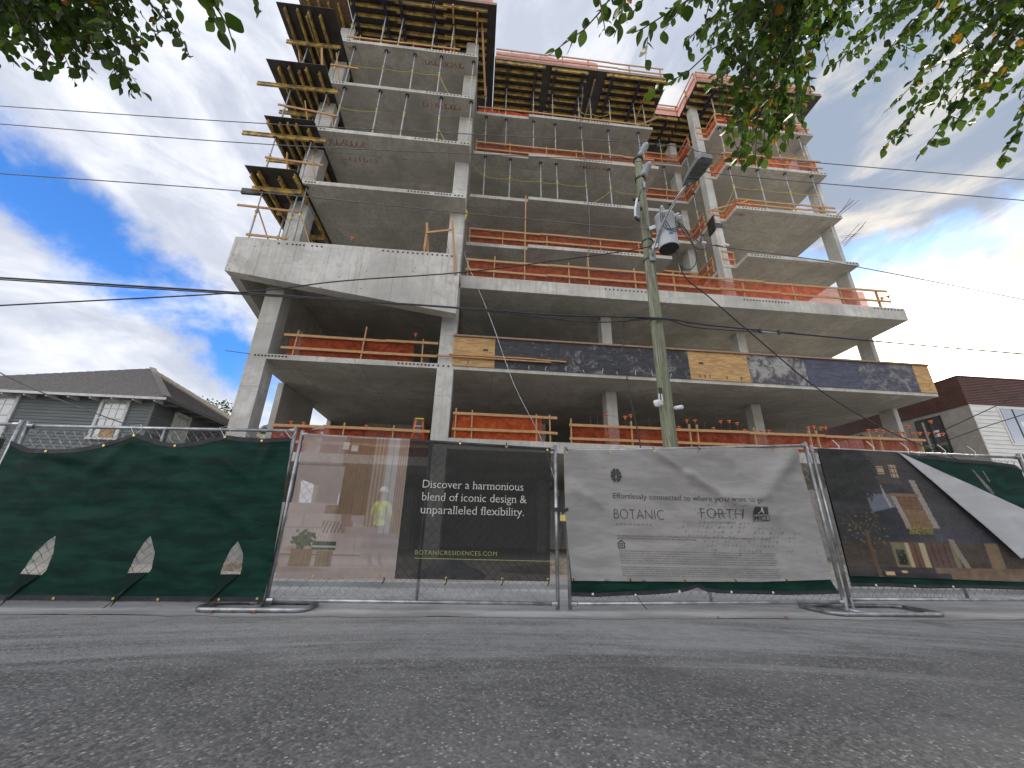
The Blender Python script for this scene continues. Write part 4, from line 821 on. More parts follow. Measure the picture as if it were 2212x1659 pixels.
cable([(4.1,7.83,5.64),(3.45,7.84,5.56),(3.24,7.85,5.35),(3.22,7.85,4.71),(3.27,7.85,3.71),(3.41,7.85,2.44),(3.5,7.85,0.2)], 0.013, 'cable_black', 'black cable looping from the pole and dropping behind the grey banner')
cable([(4.70,7.5,7.95),(4.85,7.7,6.9),(5.55,7.9,6.42),(6.99,8.3,5.5),(8.57,8.7,4.49),(10.17,9.0,3.72),(11.31,9.2,3.33),(12.63,9.4,2.99),(15.5,9.8,2.2)], 0.015, 'cable_black', 'black service cable falling to the right from the transformer')
cable([(4.75,7.45,8.3),(5.05,7.5,7.9),(5.20,7.55,7.3),(5.0,7.6,6.95),(4.75,7.6,7.05),(4.68,7.55,7.5)], 0.013, 'cable_black', 'black looped lead hanging under the transformer')
cable([(4.78,7.45,8.2),(5.35,7.7,7.7),(5.9,7.8,7.95),(6.2,7.85,7.97)], 0.010, 'cable_black', 'black drip lead right of the transformer')
cable([(-11.6,8.8,4.45),(-10.71,9.2,3.9),(-9.77,9.6,3.49),(-8.77,10.0,3.15),(-8.05,10.4,2.94),(-7.2,10.9,2.7)], 0.014, 'cable_grey', 'grey service cable sloping across the wooden house')
cable([(15.59,12.0,4.22),(15.98,11.0,4.62),(16.69,10.4,5.06),(17.87,9.5,5.84)], 0.014, 'cable_black', 'upper of two cables slanting across the neighbouring white siding')
cable([(15.55,12.0,3.89),(16.16,11.0,4.28),(17.2,10.4,4.67),(18.26,10.0,5.1)], 0.014, 'cable_black', 'lower of two cables slanting across the neighbouring white siding')
cable([(5.0,15.0,25.9),(4.93,14.6,24.4),(4.86,15.0,22.9),(4.9,14.9,19.0),(4.95,14.9,15.0),(4.6,14.9,12.2)], 0.018, 'cable_grey', 'pale hose hanging down the front of the middle bay')
sp_ = thing('cable_splice', 'grey splice clamps on the thick cable right of the pole', 'splice', (7.0, 7.9, 5.55))
MB().tube([(6.75,7.88,5.50),(7.15,7.9,5.50)], 0.024, 8).build('sleeve', 'galv', sp_)
for xx in (6.7, 7.18): MB().box(xx, xx+0.06, 7.87, 7.91, 5.47, 5.58).build('clamp', 'dark_metal', sp_)
b = MB()
for x, z in ((5.62,7.99),(5.45,8.03),(6.25,7.98)): b.lathe([(0.02,-0.06),(0.035,-0.04),(0.035,0.04),(0.02,0.06)], (x,7.79,z), (1,0,-0.1), 8)
solo(b, 'wire_connector', 'white_plastic', 'small white wire connectors on the line right of the transformer', 'connector')

# ------------------------------------------------------------------ green-grey wooden house on the left
hs = thing('wooden_house', 'grey green wooden house with hipped shingle roof left of the building', 'house', (-17, 16, 0))
hw = MB().box(-21.6, -12.68, 16.02, 26, 0, 5.5).build('wall', 'siding_green', hs)
z = 2.2
while z < 5.40:
    b = MB(); h = 0.125; b.xprism([(15.985, z), (16.019, z), (16.019, z+h-0.004), (16.008, z+h-0.004)], -21.5, -12.78); b.build('siding_board', 'siding_green', hw)
    b = MB(); b.yprism([(-12.679, z), (-12.645, z), (-12.668, z+h-0.004), (-12.679, z+h-0.004)], 16.12, 25.9); b.build('siding_board', 'siding_green', hw)
    z += h
MB().box(-12.775, -12.64, 15.975, 16.115, 0, 5.42).build('corner_board', 'siding_green', hs)
rf = thing  # noqa
ex0, ex1, ey0, ey1, ez = -22.2, -11.95, 15.5, 26.6, 5.40; ry = 20.9; rz = 8.55; rx1 = -17.3; rx0 = -17.32
roof = MB()
def course(A, B, Cc, D, n, b):
    A, B, Cc, D = map(Vector, (A, B, Cc, D)); up = Vector((0,0,1))
    nrm = (B-A).cross(D-A).normalized(); nrm = nrm if nrm.z > 0 else -nrm
    for k in range(n):
        f0, f1 = k/n, (k+1.12)/n; f1 = min(f1, 1); p, q = A.lerp(D, f0), B.lerp(Cc, f0); r_, s_ = A.lerp(D, f1), B.lerp(Cc, f1)
        b.quad(p+nrm*0.03, q+nrm*0.03, s_+nrm*0.004, r_+nrm*0.004); b.quad(p, q, q+nrm*0.03, p+nrm*0.03)
course((ex0,ey0,ez),(ex1,ey0,ez),(rx1,ry,rz),(rx0,ry,rz),30,roof); course((ex1,ey0,ez),(ex1,ey1,ez),(rx1,ry,rz),(rx1,ry,rz),30,roof)
course((ex1,ey1,ez),(ex0,ey1,ez),(rx0,ry,rz),(rx1,ry,rz),8,roof); course((ex0,ey1,ez),(ex0,ey0,ez),(rx0,ry,rz),(rx0,ry,rz),8,roof)
rfo = roof.build('roof', 'shingle', hs); 
b = MB(); b.bar((ex1, ey0, ez+0.04), (rx1, ry, rz+0.05), 0.26, 0.03); b.build('hip_cap', 'shingle', rfo)
b = MB(); b.bar((ex0, ey0+0.01, ez-0.05), (ex1, ey0+0.01, ez-0.05), 0.03, 0.10); b.build('fascia', 'trim_white', hs); b = MB(); b.bar((ex1-0.01, ey0, ez-0.05), (ex1-0.01, ey1, ez-0.05), 0.03, 0.10); b.build('fascia', 'siding_green', hs)
b = MB(); b.quad((ex0,ey0+.02,ez-0.02),(ex1-.02,ey0+.02,ez-0.02),(ex1-.02,ey1,ez-0.02),(ex0,ey1,ez-0.02)); b.build('soffit', 'siding_green', hs)
for k in range(13):
    x = -12.4-k*0.76; MB().box(x-0.03, x+0.03, 15.56, 16.0, ez-0.16, ez-0.025).build('rafter_tail', 'trim_white' if k < 12 else 'siding_green', hs)
for k in range(12): y = 16.2+k*0.8; MB().box(-12.62, -12.0, y, y+0.06, ez-0.16, ez-0.025).build('rafter_tail', 'siding_green', hs)
def house_window(x0, x1, z0, z1, box=False):
    fr = MB().box(x0, x0+0.11, 15.93, 16.0, z0, z1).box(x1-0.11, x1, 15.93, 16.0, z0, z1).box(x0+0.111, x1-0.111, 15.932, 16.0, z1-0.11, z1).box(x0-0.04, x1+0.04, 15.90, 16.0, z0-0.06, z0-0.001).build('window', 'trim_white', hs)
    zm = (z0+z1)/2; MB().box(x0+0.111, x1-0.111, 15.95, 15.99, zm-0.03, zm+0.03).build('sash_rail', 'trim_white', fr)
    MB().box(x0+0.112, x1-0.112, 15.975, 15.98, zm+0.031, z1-0.112).build('pane', 'glass_dull', fr); MB().box(x0+0.112, x1-0.112, 15.98, 15.985, z0, zm-0.031).build('pane', 'glass_dull', fr)
    b = MB()
    for k in (1, 2): x = x0+0.11+(x1-x0-0.22)*k/3; b.box(x-0.012, x+0.012, 15.966, 15.974, z0, z1-0.112)
    for zz in ((z0+zm)/2, (z1+zm)/2): b.box(x0+0.112, x1-0.112, 15.964, 15.9655, zz-0.012, zz+0.012)
    b.build('muntin', 'trim_white', fr)
    if box: MB().box(x0+0.35, x1-0.2, 15.955, 15.965, z0+0.04, z0+0.42).build('cardboard', 'cardboard', fr)
house_window(-14.57, -13.52, 3.82, 5.36, True); house_window(-18.75, -17.45, 3.75, 5.38)
fr = MB().box(-12.64, -12.58, 17.10, 17.22, 3.95, 5.28).box(-12.64, -12.58, 17.95, 18.07, 3.95, 5.28).box(-12.64, -12.582, 17.221, 17.949, 5.17, 5.28).box(-12.64, -12.55, 17.05, 18.12, 3.89, 3.949).build('window', 'trim_white', hs)
MB().box(-12.62, -12.60, 17.222, 17.948, 3.95, 5.169).build('pane', 'glass_dull', fr); MB().box(-12.60, -12.59, 17.222, 17.948, 4.55, 4.61).box(-12.60, -12.592, 17.46, 17.48, 3.95, 5.169).box(-12.60, -12.592, 17.70, 17.72, 3.95, 5.169).build('muntin', 'trim_white', fr)
solo(MB().box(-16, -3.2, 9.9, 10.1, 0, 1.35), 'boundary_wall', 'wall_grey', 'low beige wall seen through the cuts in the green screen', 'wall')

# ------------------------------------------------------------------ neighbouring building on the right
nb = thing('neighbour_building', 'brown banded building with pale stucco and white siding on the right', 'building', (25, 18, 0))
MB().box(23.62, 34, 16.03, 30, 0, 8.5).build('wall', 'stucco', nb)
bnd = MB().box(23.55, 34, 15.98, 30, 7.14, 8.56).build('parapet', 'band_brown', nb)
b = MB(); z = 7.17
while z < 8.5:
    b.xprism([(15.979, z), (15.945, z+0.012), (15.945, z+0.045), (15.979, z+0.057)], 23.52, 34); b.yprism([(23.549, z+0.057), (23.515, z+0.045), (23.515, z+0.012), (23.549, z)], 15.98, 30); z += 0.085
b.build('corrugation', 'band_brown', bnd, stuff=True)
MB().box(23.49, 34, 15.92, 30, 8.562, 8.62).build('coping', 'band_brown', nb)
wp = MB().box(23.63, 34, 15.99, 16.029, 0, 7.13).build('siding', 'siding_white', nb)
z = 1.0; 
while z < 7.0:
    for xa, xb in (((23.64, 25.0), (26.72, 34)) if 5.1 < z < 7.05 else ((23.64, 34),)): MB().xprism([(15.955, z), (15.989, z), (15.989, z+0.196), (15.978, z+0.196)], xa, xb).build('siding_board', 'siding_white', wp)
    z += 0.20
MB().box(23.58, 23.64, 15.95, 15.99, 0, 7.13).build('corner_trim', 'siding_white', nb)
wn = MB().box(25.02, 25.10, 15.93, 16.0, 5.18, 7.05).box(26.62, 26.70, 15.93, 16.0, 5.18, 7.05).box(25.101, 26.619, 15.932, 16.0, 6.97, 7.05).box(25.101, 26.619, 15.932, 16.0, 5.18, 5.26).build('window', 'siding_white', nb)
MB().box(25.102, 25.80, 15.955, 15.975, 5.262, 6.968).box(25.84, 26.618, 15.955, 15.975, 5.262, 6.968).build('pane', 'glass_sky', wn)
MB().box(25.795, 25.845, 15.94, 15.954, 5.262, 6.968).box(25.102, 25.15, 15.94, 15.954, 5.262, 6.968).box(26.57, 26.618, 15.94, 15.954, 5.262, 6.968).build('sash', 'dark_metal', wn)
MB().box(26.0, 26.2, 15.948, 15.953, 6.1, 6.35).build('paper_notice', 'white_plastic', wn)
for y0, y1 in ((17.3, 18.55), (21.6, 23.6)):
    wl = MB().box(23.56, 23.615, y0, y1, 5.0, 6.95).build('window', 'dark_metal', nb); yc_ = (y0+y1)/2
    MB().box(23.55, 23.558, y0+0.06, yc_-0.04, 5.06, 6.88).box(23.55, 23.558, yc_+0.04, y1-0.06, 5.06, 6.88).build('pane', 'glass_dark', wl)
    if y0 < 20: MB().box(23.54, 23.548, 17.55, 17.8, 5.9, 6.25).build('paper_notice', 'white_plastic', wl); MB().box(23.54, 23.548, 18.1, 18.2, 5.1, 6.8).build('curtain', 'curtain', wl)

# ------------------------------------------------------------------ greenery far behind
def palm(x, y, h, n, R, seed, label):
    r = random.Random(seed); t = thing('palm_tree', label, 'palm', (x, y, 0)); MB().tube([(x+0.05*k*sin(k), y, h*k/6) for k in range(7)], [0.22-0.015*k for k in range(7)], 9).build('trunk', 'bark', t)
    for i in range(n):
        a = 2*pi*i/n+r.uniform(-0.2, 0.2); el = r.uniform(-0.2, 1.25); L = R*r.uniform(0.8, 1.1); b = MB(); pts = []
        for k in range(9): f = k/8; pts.append(Vector((x+cos(a)*cos(el*(1-f*0.6))*L*f, y+sin(a)*cos(el*(1-f*0.6))*L*f, h+sin(el)*L*f-0.62*L*f*f)))
        b.tube(pts, 0.02, 4)
        for k in range(1, 9):
            for q in range(2):
                p = pts[k-1].lerp(pts[k], q/2+0.3); d = (pts[k]-pts[k-1]).normalized(); s = d.cross(Vector((0,0,1))).normalized()
                for sg in (-1, 1):
                    tip = p+s*sg*0.42*L*(0.4+0.6*sin(pi*k/9))*0.6+d*0.22-Vector((0,0,0.20)); b.quad(p-d*0.04, p+d*0.04, tip)
        b.build('frond', 'palm_leaf', t)
palm(-14.9, 28, 6.9, 18, 1.5, 3, 'palm tree seen between the corner column and the wall behind it')
palm(-12.9, 31, 7.7, 16, 1.5, 5, 'palm tree glimpsed through the small gap deep under the ledge')
def bush_tree(x, y, zc, rx, rz, seed, label):
    r = random.Random(seed); t = thing('broadleaf_tree', label, 'tree', (x, y, 0)); MB().tube([(x, y, 0), (x+0.1, y, zc-rz*0.3)], [0.25, 0.12], 8).build('trunk', 'bark', t); b = MB()
    cl = [(Vector((r.gauss(0, 0.5)*rx, r.gauss(0, 0.5)*rx, r.gauss(0, 0.5)*rz))) for _ in range(26)]
    for c in cl:
        for _ in range(70):
            p = Vector((x, y, zc))+c+Vector((r.gauss(0, 0.28), r.gauss(0, 0.28), r.gauss(0, 0.22))); u = Vector((r.uniform(-1,1), r.uniform(-1,1), r.uniform(-0.6,0.6))).normalized()*0.10; v = u.cross(Vector((r.uniform(-1,1), r.uniform(-1,1), r.uniform(-1,1)))).normalized()*0.07
            b.quad(p-u, p+v, p+u, p-v)
    b.build('crown', 'bush_leaf', t)
bush_tree(-19.6, 30, 8.0, 2.1, 1.5, 4, 'bright green tree behind the house roof next to the corner column')

# ------------------------------------------------------------------ site fence
FY = 4.75
def fence_panel(label, x0, x1, b0, t0, b1, t1, y0, y1, mids=1, group=None):
    t = thing('site_fence', label, 'fence', (x0, y0, 0))
    L = lambda f, z0, z1: Vector((x0+(x1-x0)*f, y0+(y1-y0)*f, z0+(z1-z0)*f))
    for f, zb, zt_ in ((0, b0, t0), (1, b1, t1)):
        p = L(f, 0, 0); MB().tube([(p.x, p.y, zb-0.035), (p.x-(0.03 if f else 0.02)*0, p.y, zt_+0.03)], 0.021, 10).build('post', 'fence_steel', t, smooth=True)
    MB().tube([L(0.008, t0, t1)-Vector((0,0,0.02)), L(0.992, t0, t1)-Vector((0,0,0.02))], 0.019, 10).build('top_rail', 'fence_steel', t, smooth=True)
    MB().tube([L(0.008, b0, b1)+Vector((0,0,0.02)), L(0.992, b0, b1)+Vector((0,0,0.02))], 0.019, 10).build('bottom_rail', 'fence_steel', t, smooth=True)
    for k in range(mids): f = (k+1)/(mids+1); p = L(f, b0, b1); q = L(f, t0, t1); MB().tube([p+Vector((0,0,0.02)), q-Vector((0,0,0.02))], 0.016, 8).build('middle_brace', 'fence_steel', t, smooth=True)
    for f, zb in ((0.012, b0), (0.988, b1), (0.012, t0-0.04), (0.988, t1-0.04)): p = L(f, 0, 0); MB().lathe([(0.027,-0.03),(0.027,0.03)], (p.x, p.y, zb+0.02), (1,0,0), 8).build('clamp', 'fence_steel', t)
    W = x1-x0; b = MB(); s = 0.10; z0_, z1_ = 0.02, 1.0
    H = lambda x: ((b0+0.03)+(b1-b0)*(x/W), (t0-0.03)+(t1-t0)*(x/W))
    n = int((W+2.2)/s)
    for sg in (1, -1):
        for k in range(n):
            xs = -2.1*(sg > 0)+k*s if sg > 0 else k*s
            pts = []
            for i in range(41):
                z = i/40; x = xs+sg*(z*1.95)*0.93
                zb, zt_ = H(min(max(x, 0), W)); zz = b0+0.03+z*1.95
                if 0.02 < x < W-0.02 and zb-0.01 <= zz <= zt_+0.01: pts.append((x0+x+0.006*mnoise.noise((x*3, zz*3, k)), y0+(y1-y0)*x/W+0.016+0.006*sg*(1 if i % 2 else -1)+0.010*sin(x*2), zz))
            if len(pts) > 1: b.tube(pts, 0.0029, 3, False)
    b.build('chain_link', 'wire_steel', t, stuff=True); return t
fence_panel('far left fence panel covered by a dark screen at the picture edge', -8.2, -5.06, 0.06, 1.80, 0.06, 1.81, FY+0.05, FY)
fence_panel('fence panel behind the green cut screen', -4.98, -2.13, 0.06, 1.80, 0.06, 1.87, FY, FY)
fence_panel('fence panel carrying the dark lettered banner', -2.05, 0.965, 0.07, 1.83, 0.06, 1.78, FY, FY)
fence_panel('fence panel carrying the pale grey logo banner', 1.10, 4.33, 0.06, 1.765, 0.10, 1.97, FY, FY+0.02)
fence_panel('fence panel carrying the night picture banner with folded corner', 4.41, 7.46, 0.13, 1.93, 0.15, 1.93, FY+0.02, FY)
fence_panel('rightmost fence panel at the picture edge', 7.56, 10.5, 0.13, 1.93, 0.15, 1.93, FY, FY)
def stand(x0, x1, ya, yb, z, sx, label):
    t = thing('fence_stand', label, 'fence stand', (sx, FY, 0)); r = 0.12; pts = []
    for cx, cy, a0 in ((x1-r, yb-r, 0), (x0+r, yb-r, 90), (x0+r, ya+r, 180), (x1-r, ya+r, 270)):
        for k in range(6): a = radians(a0+18*k); pts.append((cx+r*cos(a), cy+r*sin(a), z))
    pts.append(pts[0]); MB().tube(pts, 0.024, 8).build('loop', 'fence_steel', t, smooth=True); MB().tube([(sx, ya, z+0.005), (sx, yb, z+0.005)], 0.022, 8).build('cross_bar', 'fence_steel', t, smooth=True)
    for dx in (-0.04, 0.04): MB().tube([(sx+dx, FY, z), (sx+dx, FY, z+0.14)], 0.016, 8).build('spigot', 'fence_steel', t)
stand(-2.62, -1.60, 4.55, 5.02, 0.034, -2.09, 'tubular loop stand under the joint right of the green screen')
stand(4.02, 5.35, 4.55, 5.15, 0.034, 4.37, 'tubular loop stand under the joint right of the pale grey banner')

def inpoly(x, z, P):
    c = False; j = len(P)-1
    for i in range(len(P)):
        if (P[i][1] > z) != (P[j][1] > z) and x < (P[j][0]-P[i][0])*(z-P[i][1])/(P[j][1]-P[i][1])+P[i][0]: c = not c
        j = i
    return c
def ridge(x, z, p, q, w, a):
    dx, dz = q[0]-p[0], q[1]-p[1]; L2 = dx*dx+dz*dz; t = max(0, min(1, ((x-p[0])*dx+(z-p[1])*dz)/L2)); d = hypot(x-p[0]-t*dx, z-p[1]-t*dz)
    return a*math.exp(-(d/w)**2)*(0.35+0.65*sin(pi*min(1, t+0.15)))
def srgb(c): return tuple(((v/255)/12.92 if v/255 <= 0.04045 else ((v/255+0.055)/1.055)**2.4) for v in c)
def cloth(name, mat, outline, disp, step=0.04, holes=(), parent=None, paint=None, label=None):
    def dens(P, s):
        out = []
        for i in range(len(P)):
            a, b_ = P[i], P[(i+1) % len(P)]; n = max(1, int(hypot(b_[0]-a[0], b_[1]-a[1])/s))
            out += [(a[0]+(b_[0]-a[0])*k/n, a[1]+(b_[1]-a[1])*k/n) for k in range(n)]
        return out
    V = []; E = []
    loops = [dens(outline, step)]+[dens(h, 0.02) for h in holes]
    for lp in loops: i = len(V); V += [Vector(p) for p in lp]; E += [(i+k, i+(k+1) % len(lp)) for k in range(len(lp))]
    xs = [p[0] for p in outline]; zs = [p[1] for p in outline]; nx = int((max(xs)-min(xs))/step); nz = int((max(zs)-min(zs))/step)
    for i in range(nx+1):
        for j in range(nz+1):
            p = (min(xs)+i*step, min(zs)+j*step)
            if inpoly(*p, loops[0]) and not any(inpoly(*p, h) for h in loops[1:]): V.append(Vector(p))
    vs, _, fs, *_ = delaunay_2d_cdt(V, E, [], 0, 1e-5)
    b = MB(); b.v = [(p.x, disp(p.x, p.y), p.y) for p in vs]
    for f in fs:
        cx = sum(vs[k].x for k in f)/len(f); cz = sum(vs[k].y for k in f)/len(f)
        if inpoly(cx, cz, loops[0]) and not any(inpoly(cx, cz, h) for h in loops[1:]): b.f.append(tuple(f))
    o = b.build(name, mat, parent, smooth=True, label=label)
    if paint:
        a = o.data.attributes.new('print', 'FLOAT_COLOR', 'POINT'); col = []
        for p in b.v: col += [*srgb(paint(p[0], p[2])), 1.0]
        a.data.foreach_set('color', col)
    return o
TXT = {}
def text(body, x, z, parent, mat, width=None, size=0.1, disp=None, serif=False, thin=0.0, align='LEFT', name='lettering', spacing=1.0, lift=0.008):
    cu = bpy.data.curves.new('lettering', 'FONT'); cu.body = body; cu.size = 1.0; cu.align_x = align; cu.offset = thin; cu.space_character = spacing; cu.resolution_u = 4; cu.space_line = 1.0
    ob = bpy.data.objects.new('lettering_source', cu); COL.objects.link(ob); bpy.context.view_layer.update()
    me = bpy.data.meshes.new_from_object(ob.evaluated_get(bpy.context.evaluated_depsgraph_get()))
    V = [(v.co.x, v.co.y) for v in me.vertices]; F = [tuple(p.vertices) for p in me.polygons]
    bpy.data.objects.remove(ob); bpy.data.curves.remove(cu); bpy.data.meshes.remove(me)
    if serif:
        cnt = {}
        for f in F:
            for i in range(len(f)): e = tuple(sorted((f[i], f[(i+1) % len(f)]))); cnt[e] = cnt.get(e, 0)+1
        for (i, j), n in list(cnt.items()):
            (xa, ya), (xb, yb) = V[i], V[j]
            if n == 1 and abs(ya-yb) < 0.004 and 0.035 < abs(xb-xa) < 0.15:
                xl, xr = min(xa, xb), max(xa, xb); bottom = ya < 0.02; k = len(V)
                if not bottom and not (0.40 < ya < 0.80): continue
                l, r_ = (0.055, 0.055) if bottom else (0.055, 0.005 if ya < 0.6 else 0.03); y0, y1 = (ya, ya+0.035) if bottom else (ya-0.035, ya)
                V += [(xl-l, y0), (xr+r_, y0), (xr+r_, y1), (xl-l, y1)]; F.append((k, k+1, k+2, k+3))
    w = max(v[0] for v in V)-min(v[0] for v in V); s = width/w if width else size; x_off = min(v[0] for v in V) if align == 'LEFT' else 0
    b = MB(); sz = size if width else s
    for vx, vy in V: X = x+(vx-x_off)*s; Z = z+vy*(sz if width else s); b.v.append((X, disp(X, Z)-lift, Z))
    b.f = F; return b.build(name, mat, parent, stuff=(width or 1) > 0.9 and size < 0.03)

# --- green screen with three cuts
def gdisp(x, z):
    y = 4.705+0.016*mnoise.noise((x*1.4, z*1.7, 3))+0.006*mnoise.noise((x*5, z*9, 1))
    for p, q, w, h in (((-4.7, 1.50), (-4.0, 1.38), 0.045, 0.035), ((-2.75, 1.45), (-2.45, 1.25), 0.045, 0.035), ((-2.35, 1.62), (-2.42, 1.3), 0.05, 0.035), ((-3.75, 1.62), (-3.0, 1.42), 0.05, 0.022), ((-2.9, 1.1), (-2.3, 0.75), 0.05, 0.022), ((-4.6, 1.0), (-3.2, 1.05), 0.035, 0.010), ((-4.4, 0.8), (-2.6, 0.84), 0.03, 0.009), ((-3.9, 1.2), (-2.7, 1.24), 0.03, 0.012), ((-3.6, 1.48), (-3.1, 1.52), 0.03, 0.015), ((-4.85, 1.35), (-4.4, 0.95), 0.04, 0.02), ((-3.81, 1.68), (-4.1, 1.30), 0.05, 0.02), ((-2.6, 0.6), (-2.2, 0.75), 0.03, 0.010)): y -= ridge(x, z, p, q, w, h)
    return y
gtop = [(-5.03,1.60),(-4.83,1.525),(-4.55,1.52),(-4.33,1.545),(-4.08,1.61),(-3.81,1.735),(-3.68,1.70),(-3.55,1.66),(-3.36,1.635),(-3.15,1.665),(-2.86,1.755),(-2.72,1.74),(-2.45,1.73),(-2.14,1.765)]
gout = [(-5.03,0.075)]+[(-2.06,0.08),(-2.05,0.5),(-2.07,0.86),(-2.10,1.3)]+gtop[::-1]
cuts = [[(-4.385,0.305),(-4.19,0.295),(-4.165,0.34),(-4.165,0.50),(-4.21,0.655),(-4.26,0.61),(-4.33,0.49)], [(-3.41,0.325),(-3.21,0.33),(-3.195,0.37),(-3.215,0.52),(-3.305,0.675),(-3.345,0.62),(-3.39,0.46)], [(-2.535,0.325),(-2.345,0.325),(-2.34,0.37),(-2.365,0.52),(-2.445,0.64),(-2.50,0.56),(-2.53,0.42)]]
gs = thing('windscreen', 'dark green mesh screen with three crescent cuts on the left fence panel', 'screen', (-3.5, 4.7, 0))
cloth('fabric', 'screen_green', gout, gdisp, 0.045, cuts, gs)
def hem(pts, w, disp, parent, name='hem', mat='hem_black'):
    b = MB(); n = len(pts)
    for i, (x, z) in enumerate(pts): b.v += [(x, disp(x, z)-0.004, z+0.004), (x, disp(x, z-w)-0.004, z-w)]
    for i in range(n-1): b.f.append((2*i, 2*i+1, 2*i+3, 2*i+2))
    return b.build(name, mat, parent)
def lin(a, b_, n): return [(a[0]+(b_[0]-a[0])*i/n, a[1]+(b_[1]-a[1])*i/n) for i in range(n+1)]
gt2 = [p for a, c in zip(gtop, gtop[1:]) for p in lin(a, c, 4)]
hem(gt2, 0.045, gdisp, gs); hem(lin((-5.02,0.115),(-2.065,0.12),40), 0.04, gdisp, gs)
for c, tip in zip(cuts, ((-4.42, 0.04), (-3.44, 0.05), (-2.55, 0.09))):
    a, d = c[0], c[1]; b = MB(); P = [(a[0]+0.002, a[1]), (d[0], d[1]+0.005), (d[0]-0.05, d[1]-0.05), (a[0]+0.07, a[1]-0.12), (a[0]+0.01, a[1]-0.20), (tip[0]+0.03, tip[1]+0.04), (tip[0]-0.02, tip[1]-0.03), (a[0]-0.02, a[1]-0.19)]
    b.v = [(x, gdisp(x, z)-0.012-0.012*(i in (3, 4)), z) for i, (x, z) in enumerate(P)]; b.f = [(0, 1, 2, 3, 4, 7), (7, 4, 5, 6)]; b.build('cut_flap', 'screen_dark', gs)
def grommets(pts, disp, parent, mat='brass'):
    for x, z in pts: MB().lathe([(0.004,-0.002),(0.013,-0.002),(0.013,0.003),(0.004,0.003)], (x, disp(x, z)-0.008, z), (0,-1,0), 8).build('grommet', mat, parent)
grommets([(-4.62,1.50),(-4.08,1.585),(-3.81,1.71),(-3.36,1.615),(-2.86,1.735),(-2.45,1.71),(-4.0,0.095),(-3.46,0.10),(-3.05,0.095),(-2.48,0.10),(-2.12,0.11)], gdisp, gs)
for x, z, zt_ in ((-3.81,1.71,1.83),(-2.86,1.735,1.855),(-2.14,1.75,1.86)):
    MB().tube([(x,4.69,z),(x-0.10,4.72,zt_-0.01),(x-0.02,4.75,zt_+0.02),(x+0.03,4.72,zt_-0.03),(x,4.69,z)], 0.004, 4).build('zip_tie', 'zip_tie', gs)
MB().tube([(-3.44,4.69,0.09),(-3.50,4.67,0.02)], 0.004, 4).build('tie_tail', 'hem_black', gs)
cloth_left = thing('windscreen', 'dark screen on the fence at the far left edge of the picture', 'screen', (-6.6, 4.72, 0))
cloth('fabric', 'screen_dark', [(-8.1,0.08),(-5.1,0.08),(-5.12,1.62),(-6,1.72),(-8.1,1.7)], lambda x, z: 4.73+0.015*mnoise.noise((x*2, z*2, 7)), 0.08, (), cloth_left)

# --- lettered banner: interior picture on the left, dark panel on the right
def b1disp(x, z): return 4.712+0.006*mnoise.noise((x*1.7, z*1.3, 9))+0.0025*mnoise.noise((x*7, z*3, 2))-ridge(x, z, (-1.9, 0.42), (-0.9, 0.33), 0.05, 0.012)
def room(x, z):
    u = 140+(x+2.02)/1.225*880; v = 150+(1.82-z)/1.52*1040        # design units of the printed picture
    r = mnoise.noise((u*0.02, v*0.02, 0))*6; c = (166, 150, 143)
    if u < 500 and v < 690: c = (158, 143, 136); c = (140, 124, 116) if (390 < v < 402 or 524 < u < 534) else c
    if (500 < u < 735 and v < 760) or (425 < u < 735 and 690 < v < 760): s = (u % 17)/17; c = (112, 90, 70) if s < 0.35 else (138, 113, 90)
    if u < 520 and 400 < v < 690: c = (166, 152, 145)
    if 735 <= u < 845 and v < 840: s = 0.5+0.5*sin(u*0.21+0.4*sin(v*0.004)); c = (138+32*s, 118+32*s, 102+30*s)
    if 845 <= u < 945: c = (178, 172, 168) if (u-845) % 50 > 6 else (150, 140, 134)
    if u >= 945: s = 0.5+0.5*sin(u*0.33); c = (140+30*s, 122+28*s, 112+26*s)
    if v > 1040 or (v > 880 and u > 700): c = (168, 155, 150) if int((v-880)/36) % 2 else (160, 147, 141)
    if 145 < u < 745 and 752 < v < 1042 and not (u > 640 and v < 800+(u-640)*0.35):
        c = (174, 158, 150); c = (158, 142, 134) if abs(v-852) < 5 or abs(u-278) < 4 and v < 845 or abs(u-690) < 4 else c; c = (92, 80, 74) if v > 1032 else c
        if 560 < u < 660 and v < 890 and u-560 > (890-v)*0.0: c = (150, 126, 110)
        if 428 < u < 574 and 800+(u-428)*0.06 < v < 888: c = (176, 160, 150) if int((u+v*0.3)/14) % 2 else (128, 112, 104)
        if 600 < u < 740 and 840 < v < 915: c = (164, 148, 138)
    if 360 < u < 500 and 855 < v < 950 and abs(sin(u*0.12+v*0.02)) < 0.3: c = (196, 184, 172)
    if ((u-365)/190)**2+((v-1000)/26)**2 < 1: c = (160, 142, 122)
    if (228 < u < 388 and 1000 < v < 1116) or (420 < u < 542 and 1010 < v < 1112): c = (134, 112, 90) if (u % 30) > 4 else (122, 100, 80)
    if 375 < u < 552 and 945 < v < 1002: c = (62, 80, 50) if v < 975 else ((176, 176, 168) if v < 985 else (78, 88, 70))
    d = hypot((u-308)/88, (v-930)/62)
    q = mnoise.noise((u*0.035, v*0.035, 4)); q2 = mnoise.noise((u*0.11, v*0.11, 8))
    if d+0.9*q+0.3*q2 < 0.92 and v > 862: c = (74+60*q2, 84+56*q2, 52+44*q2)
    if u < 150 or v > 1178 or v < 158: c = (150, 136, 130)
    if 478 < u < 530 and 210 < v < 268 or 548 < u < 605 and 232 < v < 277 and u-548 > (277-v)*0.0: c = (196, 190, 186)
    if v > 1120: c = (150, 134, 128)
    return tuple(min(255, max(0, q*1.06+r)) for q in c)
